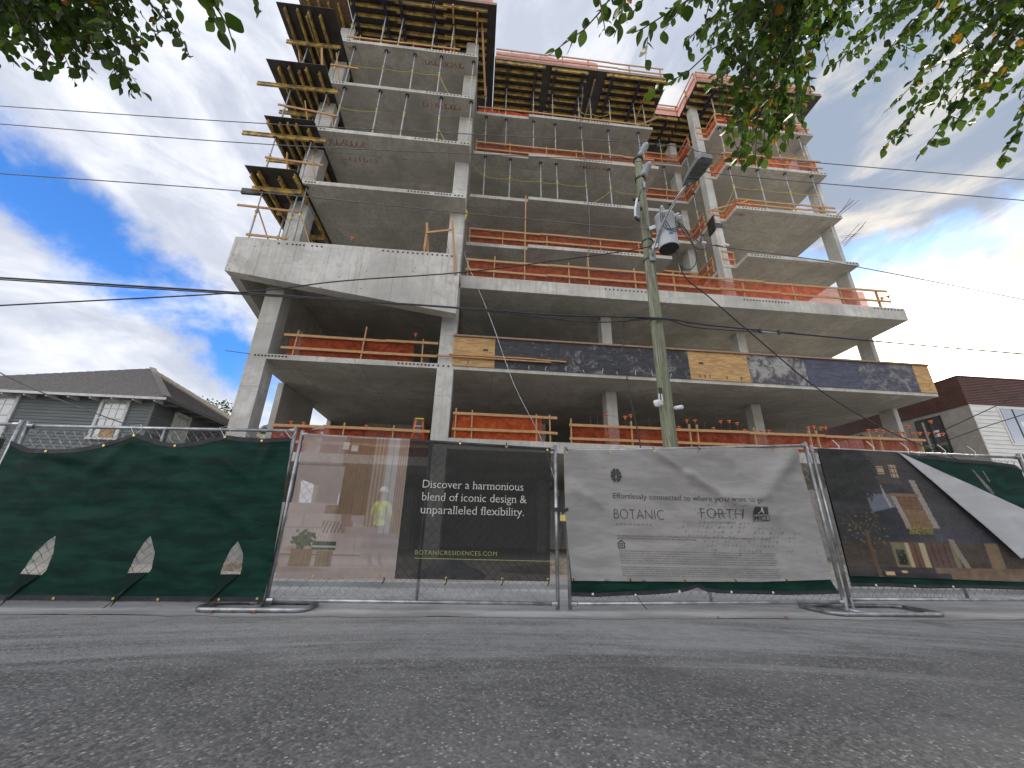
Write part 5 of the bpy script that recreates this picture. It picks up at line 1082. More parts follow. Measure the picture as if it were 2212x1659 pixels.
bn = thing('banner', 'banner with a printed living room and dark half reading Discover a harmonious blend', 'banner', (-0.55, 4.7, 0))
cloth('room_print', 'banner_room', [(-2.0,0.30),(-1.88,0.295),(-0.79,0.305),(-0.795,1.81),(-2.01,1.82),(-1.99,1.2)], b1disp, 0.0085, (), bn, room)
cloth('dark_field', 'banner_dark', [(-0.789,0.305),(0.875,0.30),(0.905,1.765),(-0.794,1.81)], b1disp, 0.05, (), bn)
for s_, zz, w in (('Discover a harmonious', 1.248, 1.16), ('blend of iconic design &', 1.108, 1.20), ('unparalleled flexibility.', 0.968, 1.17)): text(s_, -0.59, zz, bn, 'text_cream', w, 0.128, b1disp, True, -0.012)
text('BOTANICRESIDENCES.COM', -0.60, 0.545, bn, 'text_olive', 0.885, 0.062, b1disp, False, -0.006, spacing=1.1)
b = MB()
for a, c in zip(lin((-0.60,0.508),(0.885,0.50),30), lin((-0.60,0.508),(0.885,0.50),30)[1:]): b.quad((a[0], b1disp(*a)-0.004, a[1]-0.003), (c[0], b1disp(*c)-0.004, c[1]-0.003), (c[0], b1disp(*c)-0.004, c[1]+0.003), (a[0], b1disp(*a)-0.004, a[1]+0.003))
b.build('underline', 'text_olive', bn)
grommets([(-1.62,0.32),(-0.9,0.325),(-0.25,0.32),(0.35,0.32),(0.85,0.32),(0.86,1.74),(-0.2,1.775),(0.36,1.76)], b1disp, bn)
for x, z in ((-0.9,0.315),(-0.25,0.31),(0.35,0.31),(0.85,0.31)): MB().tube([(x,4.70,z+0.01),(x+0.012,4.695,z-0.02),(x-0.008,4.70,z-0.06)], 0.006, 4).build('tie', 'hem_black', bn)
for x in (-0.2, 0.36): MB().tube([(x,4.70,1.755),(x,4.72,1.80),(x,4.75,1.815)], 0.006, 4).build('tie', 'hem_black', bn)

# --- pale grey logo banner over a strip of green screen
def b2disp(x, z):
    y = 4.700+0.006*mnoise.noise((x*2.2, z*2.0, 4))+0.003*mnoise.noise((x*6, z*5, 8))
    for p, q, w, h in (((2.24, 1.76), (2.62, 1.50), 0.045, 0.070), ((2.62, 1.50), (3.05, 1.24), 0.060, 0.095), ((3.05, 1.24), (3.62, 1.06), 0.085, 0.085), ((4.05, 1.84), (3.55, 1.30), 0.10, 0.085), ((3.55, 1.30), (3.20, 1.18), 0.10, 0.045), ((1.18, 1.30), (1.62, 1.04), 0.07, 0.055), ((3.9, 1.0), (4.1, 0.5), 0.12, 0.025), ((2.9, 0.62), (3.5, 0.50), 0.13, 0.022), ((1.3, 0.62), (1.5, 0.40), 0.10, 0.018)): y -= ridge(x, z, p, q, w, h)
    y += ridge(x, z, (2.75, 1.68), (3.5, 1.42), 0.13, 0.022)
    y = min(y, 4.722)
    return y
g2 = thing('windscreen', 'green screen strip with ragged hem below the pale grey banner', 'screen', (2.7, 4.73, 0))
low = [(1.11,0.155),(1.4,0.15),(1.75,0.17),(1.95,0.175),(2.2,0.19),(2.42,0.215),(2.56,0.255),(2.66,0.215),(2.8,0.20),(3.2,0.195),(3.6,0.19),(4.0,0.20),(4.26,0.21)]
d2 = lambda x, z: 4.736+0.006*mnoise.noise((x*4, z*3, 1))
cloth('fabric', 'screen_green', low+[(4.20,0.36),(4.12,0.9),(4.06,1.84),(3.9,1.82),(1.10,1.70)], d2, 0.06, (), g2)
hem([(x, z+0.035) for a, c in zip(low, low[1:]) for x, z in lin(a, c, 4)], 0.035, d2, g2); grommets([(1.35,0.18),(1.83,0.175),(2.34,0.215),(2.95,0.215),(3.45,0.215)], d2, g2, 'zip_tie')
MB().tube([(1.83,4.70,0.17),(1.88,4.69,0.10),(1.93,4.68,0.04)], 0.004, 4).build('tie_tail', 'hem_black', g2)
gb = thing('banner', 'pale grey dirty banner with BOTANIC and FORTH logos and small print', 'banner', (2.65, 4.7, 0))
cloth('fabric', 'banner_grey', [(1.115,0.31),(2.2,0.315),(3.3,0.325),(4.19,0.36),(4.17,0.9),(4.15,1.46),(4.12,1.885),(3.2,1.86),(2.22,1.80),(1.06,1.745),(1.06,1.0)], b2disp, 0.028, (), gb)
def flat(b, pts):
    if len(pts) == 4 and max(p[0] for p in pts)-min(p[0] for p in pts) > 0.06:
        n = 10; P = [Vector(p) for p in pts]; i = len(b.v)
        for u in range(n+1):
            for w in range(n+1): q = P[0].lerp(P[1], u/n).lerp(P[3].lerp(P[2], u/n), w/n); b.v.append((q.x, b2disp(q.x, q.y)-0.008, q.y))
        b.f += [(i+u*(n+1)+w, i+(u+1)*(n+1)+w, i+(u+1)*(n+1)+w+1, i+u*(n+1)+w+1) for u in range(n) for w in range(n)]; return b
    i = len(b.v); b.v += [(x, b2disp(x, z)-0.008, z) for x, z in pts]; b.f.append(tuple(range(i, i+len(pts)))); return b
lc = (1.695, 1.463); b = MB()
def leafseg(pts): flat(b, [(lc[0]+x, lc[1]+z) for x, z in pts])
for sgn in (-1, 1):
    for (a0, a1, i0) in ((95, 130, 0.018), (137, 165, 0.02), (172, 205, 0.022), (212, 262, 0.024)):
        arc = [radians(a0+(a1-a0)*k/5) for k in range(6)]
        leafseg([(-sgn*-cos(a)*0.068, sin(a)*0.082) for a in arc]+[(-sgn*-cos(arc[-1])*0.015-0.004, sin(arc[-1])*0.02-0.02), (-sgn*-cos(arc[0])*0.012, sin(arc[0])*0.02-0.015)])
b.build('leaf_logo', 'ink', gb)
text('Effortlessly connected to where you want to go.', 1.64, 1.195, gb, 'ink', 1.86, 0.088, b2disp, True, -0.006)
text('BOTANIC', 1.63, 0.965, gb, 'ink', 0.61, 0.165, b2disp, False, -0.022); text('R E S I D E N C E S', 1.655, 0.898, gb, 'ink_soft', 0.42, 0.026, b2disp)
text('FORTH', 2.70, 1.0, gb, 'ink', 0.52, 0.165, b2disp, False, -0.022); text('DEVELOPMENT', 2.815, 0.948, gb, 'ink_soft', 0.31, 0.026, b2disp, spacing=1.3)
b = MB(); flat(b, [(2.86,1.052),(3.02,1.056),(3.02,1.062),(2.86,1.058)]); b.build('logo_bar', 'ink', gb)
b = MB(); flat(b, [(3.34,1.055),(3.535,1.06),(3.545,1.145),(3.335,1.14)]); flat(b, [(3.34,0.975),(3.552,0.985),(3.552,0.99),(3.34,0.98)]); flat(b, [(3.34,0.975),(3.346,0.975),(3.346,1.055),(3.34,1.055)]); flat(b, [(3.546,0.985),(3.552,0.985),(3.545,1.055),(3.539,1.055)]); b.build('logo_box', 'ink', gb)
b = MB()
for a, c in (((3.40,1.065),(3.435,1.135)),((3.435,1.135),(3.47,1.065)),((3.435,1.12),(3.42,1.08)),((3.435,1.12),(3.455,1.075))): b.bar((a[0], b2disp(*a)-0.012, a[1]), (c[0], b2disp(*c)-0.012, c[1]), 0.006, 0.002, (0,1,0))
b.build('logo_peak', 'text_cream', gb)
text('MICL', 3.356, 0.99, gb, 'ink', 0.18, 0.075, b2disp, False, 0.012)
for i, s_ in enumerate(('ORAL REPRESENTATIONS CANNOT BE RELIED UPON AS CORRECTLY STATING REPRESENTATIONS OF THE DEVELOPER. FOR CORRECT REPRESENTATIONS, MAKE REFERENCE TO THIS BROCHURE AND TO THE DOCUMENTS', 'REQUIRED BY SECTION 718.503, FLORIDA STATUTES, TO BE FURNISHED BY A DEVELOPER TO A BUYER OR LESSEE.')): text(s_, 1.655, 0.775-0.026*i, gb, 'ink_soft', (1.87, 0.95)[i], 0.02, b2disp, False, 0.004)
b = MB(); hx, hz = 1.70, 0.69
flat(b, [(hx-0.048,hz+0.01),(hx,hz+0.05),(hx+0.048,hz+0.01),(hx+0.040,hz+0.004),(hx,hz+0.036),(hx-0.040,hz+0.004)]); flat(b, [(hx-0.038,hz-0.04),(hx-0.028,hz-0.04),(hx-0.028,hz+0.014),(hx-0.038,hz+0.006)]); flat(b, [(hx+0.028,hz-0.04),(hx+0.038,hz-0.04),(hx+0.038,hz+0.006),(hx+0.028,hz+0.014)]); flat(b, [(hx-0.038,hz-0.042),(hx+0.038,hz-0.042),(hx+0.038,hz-0.032),(hx-0.038,hz-0.032)])
flat(b, [(hx-0.018,hz+0.002),(hx+0.018,hz+0.002),(hx+0.018,hz+0.012),(hx-0.018,hz+0.012)]); flat(b, [(hx-0.018,hz-0.018),(hx+0.018,hz-0.018),(hx+0.018,hz-0.008),(hx-0.018,hz-0.008)]); b.build('house_logo', 'ink', gb)
para1 = ['The information contained in these materials may be used for informational purposes only and these materials are not intended to be an offer to sell, or solicitation', 'to buy a unit in the condominium. Such an offering shall only be made pursuant to the prospectus (offering circular) for the condominium and no statements should be', 'relied upon unless made in the prospectus or in the applicable purchase agreement. In no event shall any solicitation, offer or sale of a unit be made in any state', 'or country in which such activity would be unlawful. All images and designs depicted herein are renderings, and are based upon preliminary development plans, which', 'are subject to change. The Developer expressly reserves the right to make modifications, revisions and changes it deems desirable in its sole and absolute', 'discretion and without notice. All plans, features and amenities depicted herein are proposed only, and the final unit may differ. Consult the prospectus.']
para2 = ['These drawings are conceptual only and are for the convenience of reference. They should not be relied upon as representations, express or implied, of the final', 'detail of the units. Stated square footages are ranges for a particular unit type and are measured to the exterior boundaries of the exterior walls and the', 'centerline of interior demising walls and in fact vary from the dimensions that would be determined by using the description and definition of the unit', 'set forth in the declaration. All dimensions are approximate and may vary with actual construction, and all floor plans are subject to change. Measurements', 'of rooms set forth on the floor plan are generally taken at the greatest points of each given room as if the room were a perfect rectangle.']
for i, s_ in enumerate(para1): text(s_, 1.665+0.003*i, 0.617-0.0245*i, gb, 'ink_soft', 1.88-0.02*(i % 3), 0.0185, b2disp)
for i, s_ in enumerate(para2): text(s_, 1.675+0.003*i, 0.452-0.0215*i, gb, 'ink_soft', 1.88-0.02*(i % 3), 0.0175, b2disp)
r = random.Random(5); b = MB()
for cx, cz, sx, sz_, n in ((2.5,0.93,0.42,0.16,90),(3.2,0.80,0.4,0.10,70),(2.9,0.68,0.5,0.07,50),(3.93,0.72,0.12,0.22,60)):
    for _ in range(n):
        x, z = r.gauss(cx, sx*0.55), r.gauss(cz, sz_*0.6); x = round(x/0.05)*0.05+round(z/0.05)*0.02; z = round(z/0.05)*0.05+r.uniform(-0.008, 0.008); L = r.uniform(0.006, 0.02)
        if 1.15 < x < 4.1: flat(b, [(x-L, z-L*0.55), (x-L+0.006, z-L*0.55-0.003), (x+L, z+L*0.55), (x+L-0.006, z+L*0.55+0.004)])
b.build('dirt_mark', 'tarp_grey', gb, stuff=True)
grommets([(1.13,0.34),(1.77,0.345),(2.40,0.345),(3.0,0.35),(3.62,0.36),(1.10,1.72),(1.64,1.74),(2.2,1.77),(2.8,1.81),(3.42,1.85)], b2disp, gb)
for x, z, q in ((1.13,0.34,-1),(1.77,0.345,-1),(2.40,0.345,-1),(3.0,0.35,-1),(3.62,0.36,-1),(1.10,1.72,1),(2.2,1.78,1),(2.8,1.81,1)): MB().tube([(x,4.69,z),(x+0.006,4.69,z+q*0.03),(x-0.004,4.72,z+q*0.055)], 0.0055, 4).build('tie', 'hem_black', gb)

# --- night picture banner with its corner folded over a green screen
def b3disp(x, z): return 4.712+0.010*mnoise.noise((x*1.6, z*1.6, 14))+0.004*mnoise.noise((x*6, z*3, 5))-ridge(x, z, (4.5, 1.2), (6.0, 0.9), 0.15, 0.012)
def night(x, z):
    u = 210+(x-4.29)/2.40*1290; v = 545+(1.91-z)/1.55*800
    n = mnoise.noise((u*0.02, v*0.02, 3)); n2 = mnoise.noise((u*0.07, v*0.07, 5)); n3 = mnoise.noise((u*0.16, v*0.16, 9)); c = (46, 46, 50)
    if v < 740: c = (50, 50, 54)
    if 640 < u < 860 and v < 770: c = (66, 60, 58)
    if 560 < u < 760 and 830 < v < 960: c = (96, 100, 112)
    if 690 < u < 760 and 700 < v < 1060 and abs(u-(700+(v-840)*0.25)) < 10: c = (150, 140, 130)
    if 575 < u < 760 and 915+abs(u-740)*0.2 < v < 1120: c = (40, 43, 50)
    if 700 < u < 752 and 652 < v < 706 or 800 < u < 850 and 640 < v < 720: c = (172, 152, 120) if (u % 26 > 4 and v % 30 > 4) else (80, 66, 54)
    if u > 860: c = (56, 54, 55)
    sl = (v-830)*0.22
    if 735+sl < u < 955+sl and 828 < v < 1045: c = (104+10*sin(v*0.25)+16*n2, 76+12*n2, 54) if v < 930 else (118+18*n2, 90+12*n2, 66)
    if 740 < u-sl < 775 and 828 < v < 1045 or 940 < u-sl*1.05 < 985 and 735 < v < 1045: c = (142, 132, 124)
    if 735 < u < 960 and 826 < v < 842: c = (120, 96, 76)
    if 795 < u < 985 and 1030+10*n2 < v < 1076 and n3 > -0.15: c = (138, 128, 60) if n3 > 0.12 else (92, 90, 46)
    if 980 < u < 1050 and 1040 < v < 1120: c = (62, 68, 72)
    if 1030 < u and 1020 < v < 1120: c = (58, 57, 64)
    if v > 1120: c = (64, 54, 46)
    if 640 < u < 1100 and 1128 < v < 1272: c = (112, 102, 76); c = (166, 152, 118) if 735 < u < 765 or 835 < u < 880 else c; c = (96, 66, 50) if 765 < u < 835 else c; c = (84, 62, 54) if 885 < u < 1060 else c; c = (44, 34, 30) if (u > 885 and (u-885) % 42 < 6 and u < 1060) or 796 < u < 804 else c
    if 655 < u < 725 and 1165 < v < 1260 and n3 > -0.35: c = (30, 36, 28)
    if 1060+(v-1100)*0.36 < u < 1100+(v-1100)*0.36 and 1100 < v < 1365: c = (132, 118, 104)
    if 1320 < u < 1420 and 1120 < v < 1300: c = (118, 98, 72)
    if 1330 < v: c = (96, 80, 66)
    if v > 1270: c = (110+14*n, 88+12*n, 70+10*n) if u > 900 else (50, 46, 48)
    if v > 1300 and u < 1000: c = (40, 36, 38)
    if 540 < u < 600 and abs(v-1305) < 9 or 660 < u < 695 and abs(v-1297) < 7: c = (206, 170, 120)
    d = hypot((u-440)/250, (v-700)/200)
    if d < 1.0+0.25*n2: c = (36+8*n3, 37+8*n3, 36+6*n3)
    if hypot((u-480)/180, (v-1050)/130) < 1.0 and n3 > 0.05: c = (42, 43, 36) if n2 < 0.36 else (104+40*n3, 92+30*n3, 52)
    if 474+(v-1080)*0.06 < u < 500+(v-1080)*0.06 and 1060 < v < 1345: c = (84, 64, 50)
    if 360 < u < 620 and 960 < v < 1180 and abs((u-480)-(1100-v)*(0.9 if u > 480 else -0.8)) < 4: c = (88, 68, 52)
    return tuple(min(255, max(0, q*0.92+14+n2*9+n3*7+n*5)) for q in c)
P3, Q3, T3 = (5.56, 1.905), (7.36, 1.10), (6.70, 0.63)
g3 = thing('windscreen', 'dark green slit screen behind the folded corner of the night picture banner', 'screen', (5.9, 4.73, 0)); d3 = lambda x, z: 4.732+0.008*mnoise.noise((x*3, z*3, 6))
low3 = [(4.44,0.285),(4.9,0.29),(5.4,0.275),(5.9,0.285),(6.5,0.275),(7.38,0.27)]
cloth('fabric', 'screen_green', low3+[(7.38,1.72),(7.3,1.80),(6.95,1.83),(6.5,1.84),(6.1,1.87),(5.5,1.88),(4.45,1.88)], d3, 0.06, [[(6.62,1.72),(6.66,1.70),(6.80,1.48),(6.83,1.40),(6.79,1.40),(6.70,1.55)], [(6.78,1.70),(6.80,1.70),(6.84,1.58),(6.83,1.55),(6.81,1.58)]], g3)
hem([(x, z+0.035) for a, c in zip(low3, low3[1:]) for x, z in lin(a, c, 4)], 0.035, d3, g3); hem([(x, z) for a, c in zip([(5.6,1.875),(6.1,1.868),(6.5,1.842),(6.95,1.83),(7.3,1.80),(7.38,1.74)], [(6.1,1.868),(6.5,1.842),(6.95,1.83),(7.3,1.80),(7.38,1.74),(7.385,1.735)]) for x, z in lin(a, c, 3)], 0.04, d3, g3)
grommets([(4.75,0.305),(5.25,0.30),(5.75,0.30)], d3, g3, 'zip_tie')
nbn = thing('banner', 'night picture banner of a lit building with its top corner folded down', 'banner', (5.8, 4.7, 0))
cloth('picture', 'banner_night', [(4.445,0.40),(5.5,0.385),(6.6,0.365),(7.37,0.36),Q3,P3,(4.44,1.91)], b3disp, 0.0125, (), nbn, night)
fl = lambda x, z: 4.690-0.05*min(1, abs((x-P3[0])*(Q3[1]-P3[1])-(z-P3[1])*(Q3[0]-P3[0]))/1.0)+0.006*mnoise.noise((x*3, z*3, 2))
cloth('folded_corner', 'banner_back', [P3, (6.1,1.305), T3, (6.74,0.635), (7.05,0.86), Q3, (6.5,1.49)], fl, 0.05, (), nbn, label='pale grey reverse side of the folded banner corner')
MB().tube([(x, fl(x, z)-0.004, z) for x, z in lin(P3, T3, 16)], 0.006, 5).build('edge_cord', 'banner_back', nbn)
for i, x in enumerate((4.75, 5.25, 5.75, 6.3, 6.75)): MB().tube([(x,4.72,1.89),(x+0.01,4.715,1.95),(x-0.01,4.74,2.01),(x-0.03,4.75,2.04)], 0.005, 5).build('zip_tie', 'zip_tie', nbn)
g4 = thing('windscreen', 'dark screen on the fence panel at the far right edge', 'screen', (9, 4.73, 0)); cloth('fabric', 'screen_dark', [(7.6,0.3),(10.4,0.3),(10.4,1.85),(7.6,1.85)], lambda x, z: 4.73, 0.2, (), g4)
# padlock and chain joining the two middle panels
pk = thing('padlock', 'brass padlock and dark chain joining the two middle fence panels', 'padlock', (1.03, 4.72, 0.95))
MB().box(1.0, 1.065, 4.70, 4.73, 0.925, 0.99).build('body', 'brass', pk); MB().tube([(1.015,4.715,0.99),(1.015,4.715,1.03),(1.032,4.715,1.045),(1.05,4.715,1.03),(1.05,4.715,0.99)], 0.006, 6).build('shackle', 'fence_steel', pk)
for zz in (1.055, 1.035): MB().tube([(0.93,4.73,zz),(0.97,4.70,zz+0.012),(1.03,4.695,zz-0.012),(1.09,4.70,zz+0.01),(1.14,4.73,zz)], 0.010, 6).build('chain', 'dark_metal', pk)
for k in range(9): MB().lathe([(0.012,-0.014),(0.016,0),(0.012,0.014)], (1.02+0.006*(k % 2), 4.715, 0.90-0.026*k), n=6).build('chain_link', 'dark_metal', pk)
for i, (x, y, c) in enumerate(((-2.42,4.50,'dead_leaf'),(-2.25,4.52,'dead_leaf'),(-2.05,4.51,'dead_leaf'),(-1.93,4.49,'bush_leaf'),(2.55,4.38,'dead_leaf'),(3.3,4.40,'dead_leaf'),(0.32,1.62,'dead_leaf'),(-3.2,4.2,'dead_leaf'))):
    q = random.Random(i); b = MB(); s = q.uniform(0.03, 0.05); a = q.uniform(0, 6)
    b.quad((x-s*cos(a), y-s*sin(a), 0.012), (x+s*0.4*sin(a), y-s*0.4*cos(a), 0.03), (x+s*cos(a), y+s*sin(a), 0.014), (x-s*0.4*sin(a), y+s*0.4*cos(a), 0.035)); solo(b, 'fallen_leaf', c, 'fallen leaf on the ground, %s in order along the fence foot' % ORD[i], 'leaf')

# ------------------------------------------------------------------ worker behind the banner
def worker(px, py, label):
    J = [((0,0,0.93),.15),((0,0,1.12),.135),((0,-0.01,1.30),.155),((0,0,1.43),.10),((0,0,1.50),.055),((0,0.01,1.58),.085),((0,0.0,1.68),.09),
         ((0.19,0,1.40),.065),((0.27,0.04,1.14),.045),((0.22,0.22,0.98),.034),((0.20,0.29,0.95),.036),
         ((-0.19,0,1.40),.065),((-0.33,0.06,1.17),.045),((-0.38,0.25,1.06),.034),((-0.38,0.32,1.05),.036),
         ((0.10,0,0.86),.10),((0.12,0.02,0.50),.062),((0.13,-0.03,0.10),.045),((0.14,0.10,0.04),.042),
         ((-0.10,0,0.86),.10),((-0.13,0.0,0.50),.062),((-0.14,-0.05,0.10),.045),((-0.15,0.08,0.04),.042)]
    E = [(0,1),(1,2),(2,3),(3,4),(4,5),(5,6),(3,7),(7,8),(8,9),(9,10),(3,11),(11,12),(12,13),(13,14),(0,15),(15,16),(16,17),(17,18),(0,19),(19,20),(20,21),(21,22)]
    V = [j[0] for j in J]; Rr = [j[1] for j in J]
    for h, sg in ((10, 1), (14, -1)):
        hx, hy, hz = V[h]
        for k, (dx, L) in enumerate(((-0.028, 0.075), (-0.01, 0.09), (0.01, 0.085), (0.028, 0.065))):
            i = len(V); V += [(hx+dx, hy+0.04, hz-0.005), (hx+dx*1.1, hy+0.04+L*0.6, hz-0.03), (hx+dx*1.1, hy+0.03+L*0.8, hz-0.065)]; Rr += [.012, .010, .008]; E += [(h, i), (i, i+1), (i+1, i+2)]
        i = len(V); V += [(hx-0.05*sg, hy+0.01, hz), (hx-0.06*sg, hy+0.06, hz-0.03)]; Rr += [.013, .010]; E += [(h, i), (i, i+1)]
    t = thing('person', 'worker in a yellow green shirt and white hard hat behind the room banner', 'person', (px, py, 0))
    me = bpy.data.meshes.new('body'); me.from_pydata(V, E, []); me.update(); o = bpy.data.objects.new('body_source', me); COL.objects.link(o)
    o.modifiers.new('skin', 'SKIN'); o.modifiers.new('sub', 'SUBSURF').levels = 2
    for i, v in enumerate(me.skin_vertices[0].data): v.radius = (Rr[i], Rr[i]*(0.72 if i in (1, 2) else 1)); v.use_root = i == 0
    bpy.context.view_layer.update(); m2 = bpy.data.meshes.new_from_object(o.evaluated_get(bpy.context.evaluated_depsgraph_get())); bpy.data.objects.remove(o)
    m2.materials.clear()
    for k in ('jeans', 'hivis', 'skin', 'dark_metal'): m2.materials.append(MATS[k])
    for p in m2.polygons:
        c = p.center; p.use_smooth = True; arm = abs(c.x) > 0.2 and c.z < 1.35 and c.z > 0.85
        p.material_index = 2 if (c.z > 1.47 or (arm and c.y > 0.20)) else (1 if (c.z > 0.90 or arm) else (3 if c.z < 0.10 else 0))
    m2.name = 'body'; bo = attach('body', m2, t); 
    MB().lathe([(0.118,1.70),(0.116,1.74),(0.095,1.80),(0.05,1.835),(0.01,1.84)], (px,py,0), n=18).lathe([(0.15,1.695),(0.15,1.705)], (px,py+0.03,0), n=18).build('hard_hat', 'hardhat', t, smooth=True)
    MB().tube([(px+0.17*cos(a),py+0.125*sin(a),1.12) for a in [i*pi/6 for i in range(13)]], 0.02, 5).build('reflective_band', 'reflective', t)
    MB().lathe([(0.02,1.595),(0.03,1.60)], (px,py+0.10,0), n=6).build('nose', 'skin', t)
    t.rotation_euler = (0, 0, radians(-25)); return t
worker(-2.26, 10.5, '')

# ------------------------------------------------------------------ overhanging trees
def leaf_mesh(name, w, curl, tone):
    b = MB(); n = 8; prof = [0.0, 0.50, 0.83, 0.99, 1.0, 0.88, 0.66, 0.36, 0.0]
    for i in range(n+1):
        f = i/n; z = -curl*f*f; b.v += [(-w*prof[i]*0.5, f, z+0.10*w*prof[i]), (0, f, z), (w*prof[i]*0.5, f, z+0.10*w*prof[i])]
    for i in range(n): k = 3*i; b.f += [(k, k+1, k+4, k+3), (k+1, k+2, k+5, k+4)]
    me = b.mesh(name, 'leaf', smooth=True); a = me.attributes.new('tone', 'FLOAT', 'POINT'); a.data.foreach_set('value', [tone]*len(b.v)); return me, b
LEAVES = [leaf_mesh('leaf', 0.72, 0.10, 0.0), leaf_mesh('leaf', 0.58, 0.30, 0.2), leaf_mesh('leaf', 0.80, 0.02, 0.45), leaf_mesh('leaf', 0.64, 0.45, 0.6)]
camM = cam.matrix_world.inverted()
def seen(p):
    q = camM @ p
    if q.z > -0.2: return None
    x, y = q.x/-q.z*850/1106, q.y/-q.z*850/829.5
    return -q.z if abs(x) < 1.04 and abs(y) < 1.06 else None
def overhang(label, sprays, trunk, hub, seed):
    r = random.Random(seed); t = thing('overhanging_tree', label, 'tree', trunk)
    br = MB(); tw = MB(); allv = []

    T = Vector(trunk); Hb = Vector(hub)
    MB().tube([T, T.lerp(Hb, 0.3)+Vector((0,0,0.6)), T.lerp(Hb, 0.6)+Vector((0,0,0.8)), Hb], [0.16, 0.12, 0.085, 0.05], 9).build('trunk', 'bark', t, smooth=True)
    order = sorted(range(len(sprays)), key=lambda i: sprays[i][0][0][0]); knots = {}
    for k0 in range(0, len(order), 7):
        grp = order[k0:k0+7]; c = sum((Vector(sprays[i][0][0]) for i in grp), Vector())/len(grp); q = c.lerp(Hb, 0.42)+Vector((r.uniform(-0.15, 0.15), r.uniform(-0.1, 0.1), 0.35))
        br.tube([Hb, Hb.lerp(q, 0.35)+Vector((r.uniform(-0.1, 0.1), 0, 0.22)), Hb.lerp(q, 0.7)+Vector((0, r.uniform(-0.1, 0.1), 0.16)), q], [0.05, 0.038, 0.028, 0.02], 7)
        for i in grp: knots[i] = q
    def walk(path, L, gap, start=0.0):
        side = 1; d = start; seg = 0; acc = 0
        lens = [(path[i+1]-path[i]).length for i in range(len(path)-1)]; tt = sum(lens)
        while d < tt:
            s = d; i = 0
            while i < len(lens)-1 and s > lens[i]: s -= lens[i]; i += 1
            p = path[i].lerp(path[i+1], min(1, s/max(1e-6, lens[i]))); u = (path[i+1]-path[i]).normalized()
            yield p, u, side, d/tt; side = -side; d += gap*r.uniform(0.7, 1.3)
    def put(p, u, side, L):
        sd = u.cross(Vector((r.uniform(-1,1), r.uniform(-1,1), 1.6))).normalized()*side
        dr = (sd*r.uniform(0.5, 1.0)+u*r.uniform(0.3, 0.8)+Vector((r.uniform(-0.25,0.25), r.uniform(-0.25,0.25), r.uniform(-0.75, 0.05)))).normalized()
        up = Vector((r.uniform(-0.6,0.6), r.uniform(-0.9,0.4), 1)).normalized(); xa = dr.cross(up).normalized(); za = xa.cross(dr)
        s = L*r.uniform(0.55, 1.1); M = Matrix(((xa.x*s, dr.x*s, za.x*s, p.x), (xa.y*s, dr.y*s, za.y*s, p.y), (xa.z*s, dr.z*s, za.z*s, p.z), (0,0,0,1)))
        allv.append((M, s, r.randrange(4), r.random()))
    for si, (pts, L, dense) in enumerate(sprays):
        P = [Vector(p) for p in pts]; q = knots[si]; lk = [q, q.lerp(P[0], 0.3)+Vector((r.uniform(-0.08, 0.08), r.uniform(-0.08, 0.08), 0.12)), q.lerp(P[0], 0.7)+Vector((r.uniform(-0.06, 0.06), 0, 0.09)), P[0]]
        br.tube(lk, [0.014, 0.011, 0.009, 0.007], 5)
        tot = sum((P[i+1]-P[i]).length for i in range(len(P)-1)); br.tube(P, [0.0065*(1-0.65*i/(len(P)-1)) for i in range(len(P))], 5)
        for p, u, sd, f in walk(lk, L, L*(1.0 if dense else 2.0), 0.1):
            ln = L*r.uniform(1.5, 4.0); dr = (u*0.4+u.cross(Vector((r.uniform(-1,1), r.uniform(-1,1), 0.6))).normalized()*sd+Vector((0, 0, r.uniform(-0.4, 0.5)))).normalized()
            qq = [p, p+dr*ln*0.5, p+dr*ln+Vector((0, 0, -0.1*ln))]; tw.tube(qq, [0.0028, 0.0022, 0.0014], 4)
            for p2, u2, s2, f2 in walk(qq, L, L*0.6, L*0.3): put(p2, u2, s2, L*0.9)
        if dense == 3:
            for p, u, sd, f in walk(P, L, L*0.28, tot*0.62): put(p, u, sd, L)
        else:
            for p, u, sd, f in walk(P, L, L*(0.42 if dense else 0.50)): put(p, u, sd, L)
            if dense:
                for p, u, sd, f in walk(P, L, L*(2.3 if dense == 2 else 2.9), 0.02):
                    if f > 0.93: continue
                    ln = L*r.uniform(1.8, 4.6)*(1.05-0.5*f); dr = (u*0.5+u.cross(Vector((r.uniform(-1,1), r.uniform(-1,1), 1))).normalized()*sd+Vector((r.uniform(-0.2,0.2), r.uniform(-0.3,0.3), -0.55))).normalized()
                    q = [p, p+dr*ln*0.5, p+dr*ln+Vector((0,0,-0.18*ln))]; tw.tube(q, [0.0028, 0.0022, 0.0014], 4)
                    for p2, u2, s2, f2 in walk(q, L, L*0.52, L*0.3): put(p2, u2, s2, L*0.88)
    br.build('branch', 'bark', t, smooth=True); tw.build('twigs', 'bark', t, stuff=True)
    vis = [(s/seen(M.translation), i) for i, (M, s, k, c) in enumerate(allv) if seen(M.translation)]; top = set(i for _, i in sorted(vis, reverse=True)[:300])
    rest = MB(); tone = []
    Ti = Matrix.Translation(-T)
    for i, (M, s, k, c) in enumerate(allv):
        if i in top:
            o = bpy.data.objects.new('leaf', LEAVES[k][0]); COL.objects.link(o); o.parent = t; o.matrix_local = Ti @ M
        else:
            base = len(rest.v); rest.v += [tuple(M @ Vector(v)) for v in LEAVES[k][1].v]; rest.f += [tuple(q+base for q in f) for f in LEAVES[k][1].f]; tone += [c]*len(LEAVES[k][1].v)
    o = rest.build('foliage', 'leaf', t, smooth=True, stuff=True); a = o.data.attributes.new('tone', 'FLOAT', 'POINT'); a.data.foreach_set('value', tone)
    return len(allv)
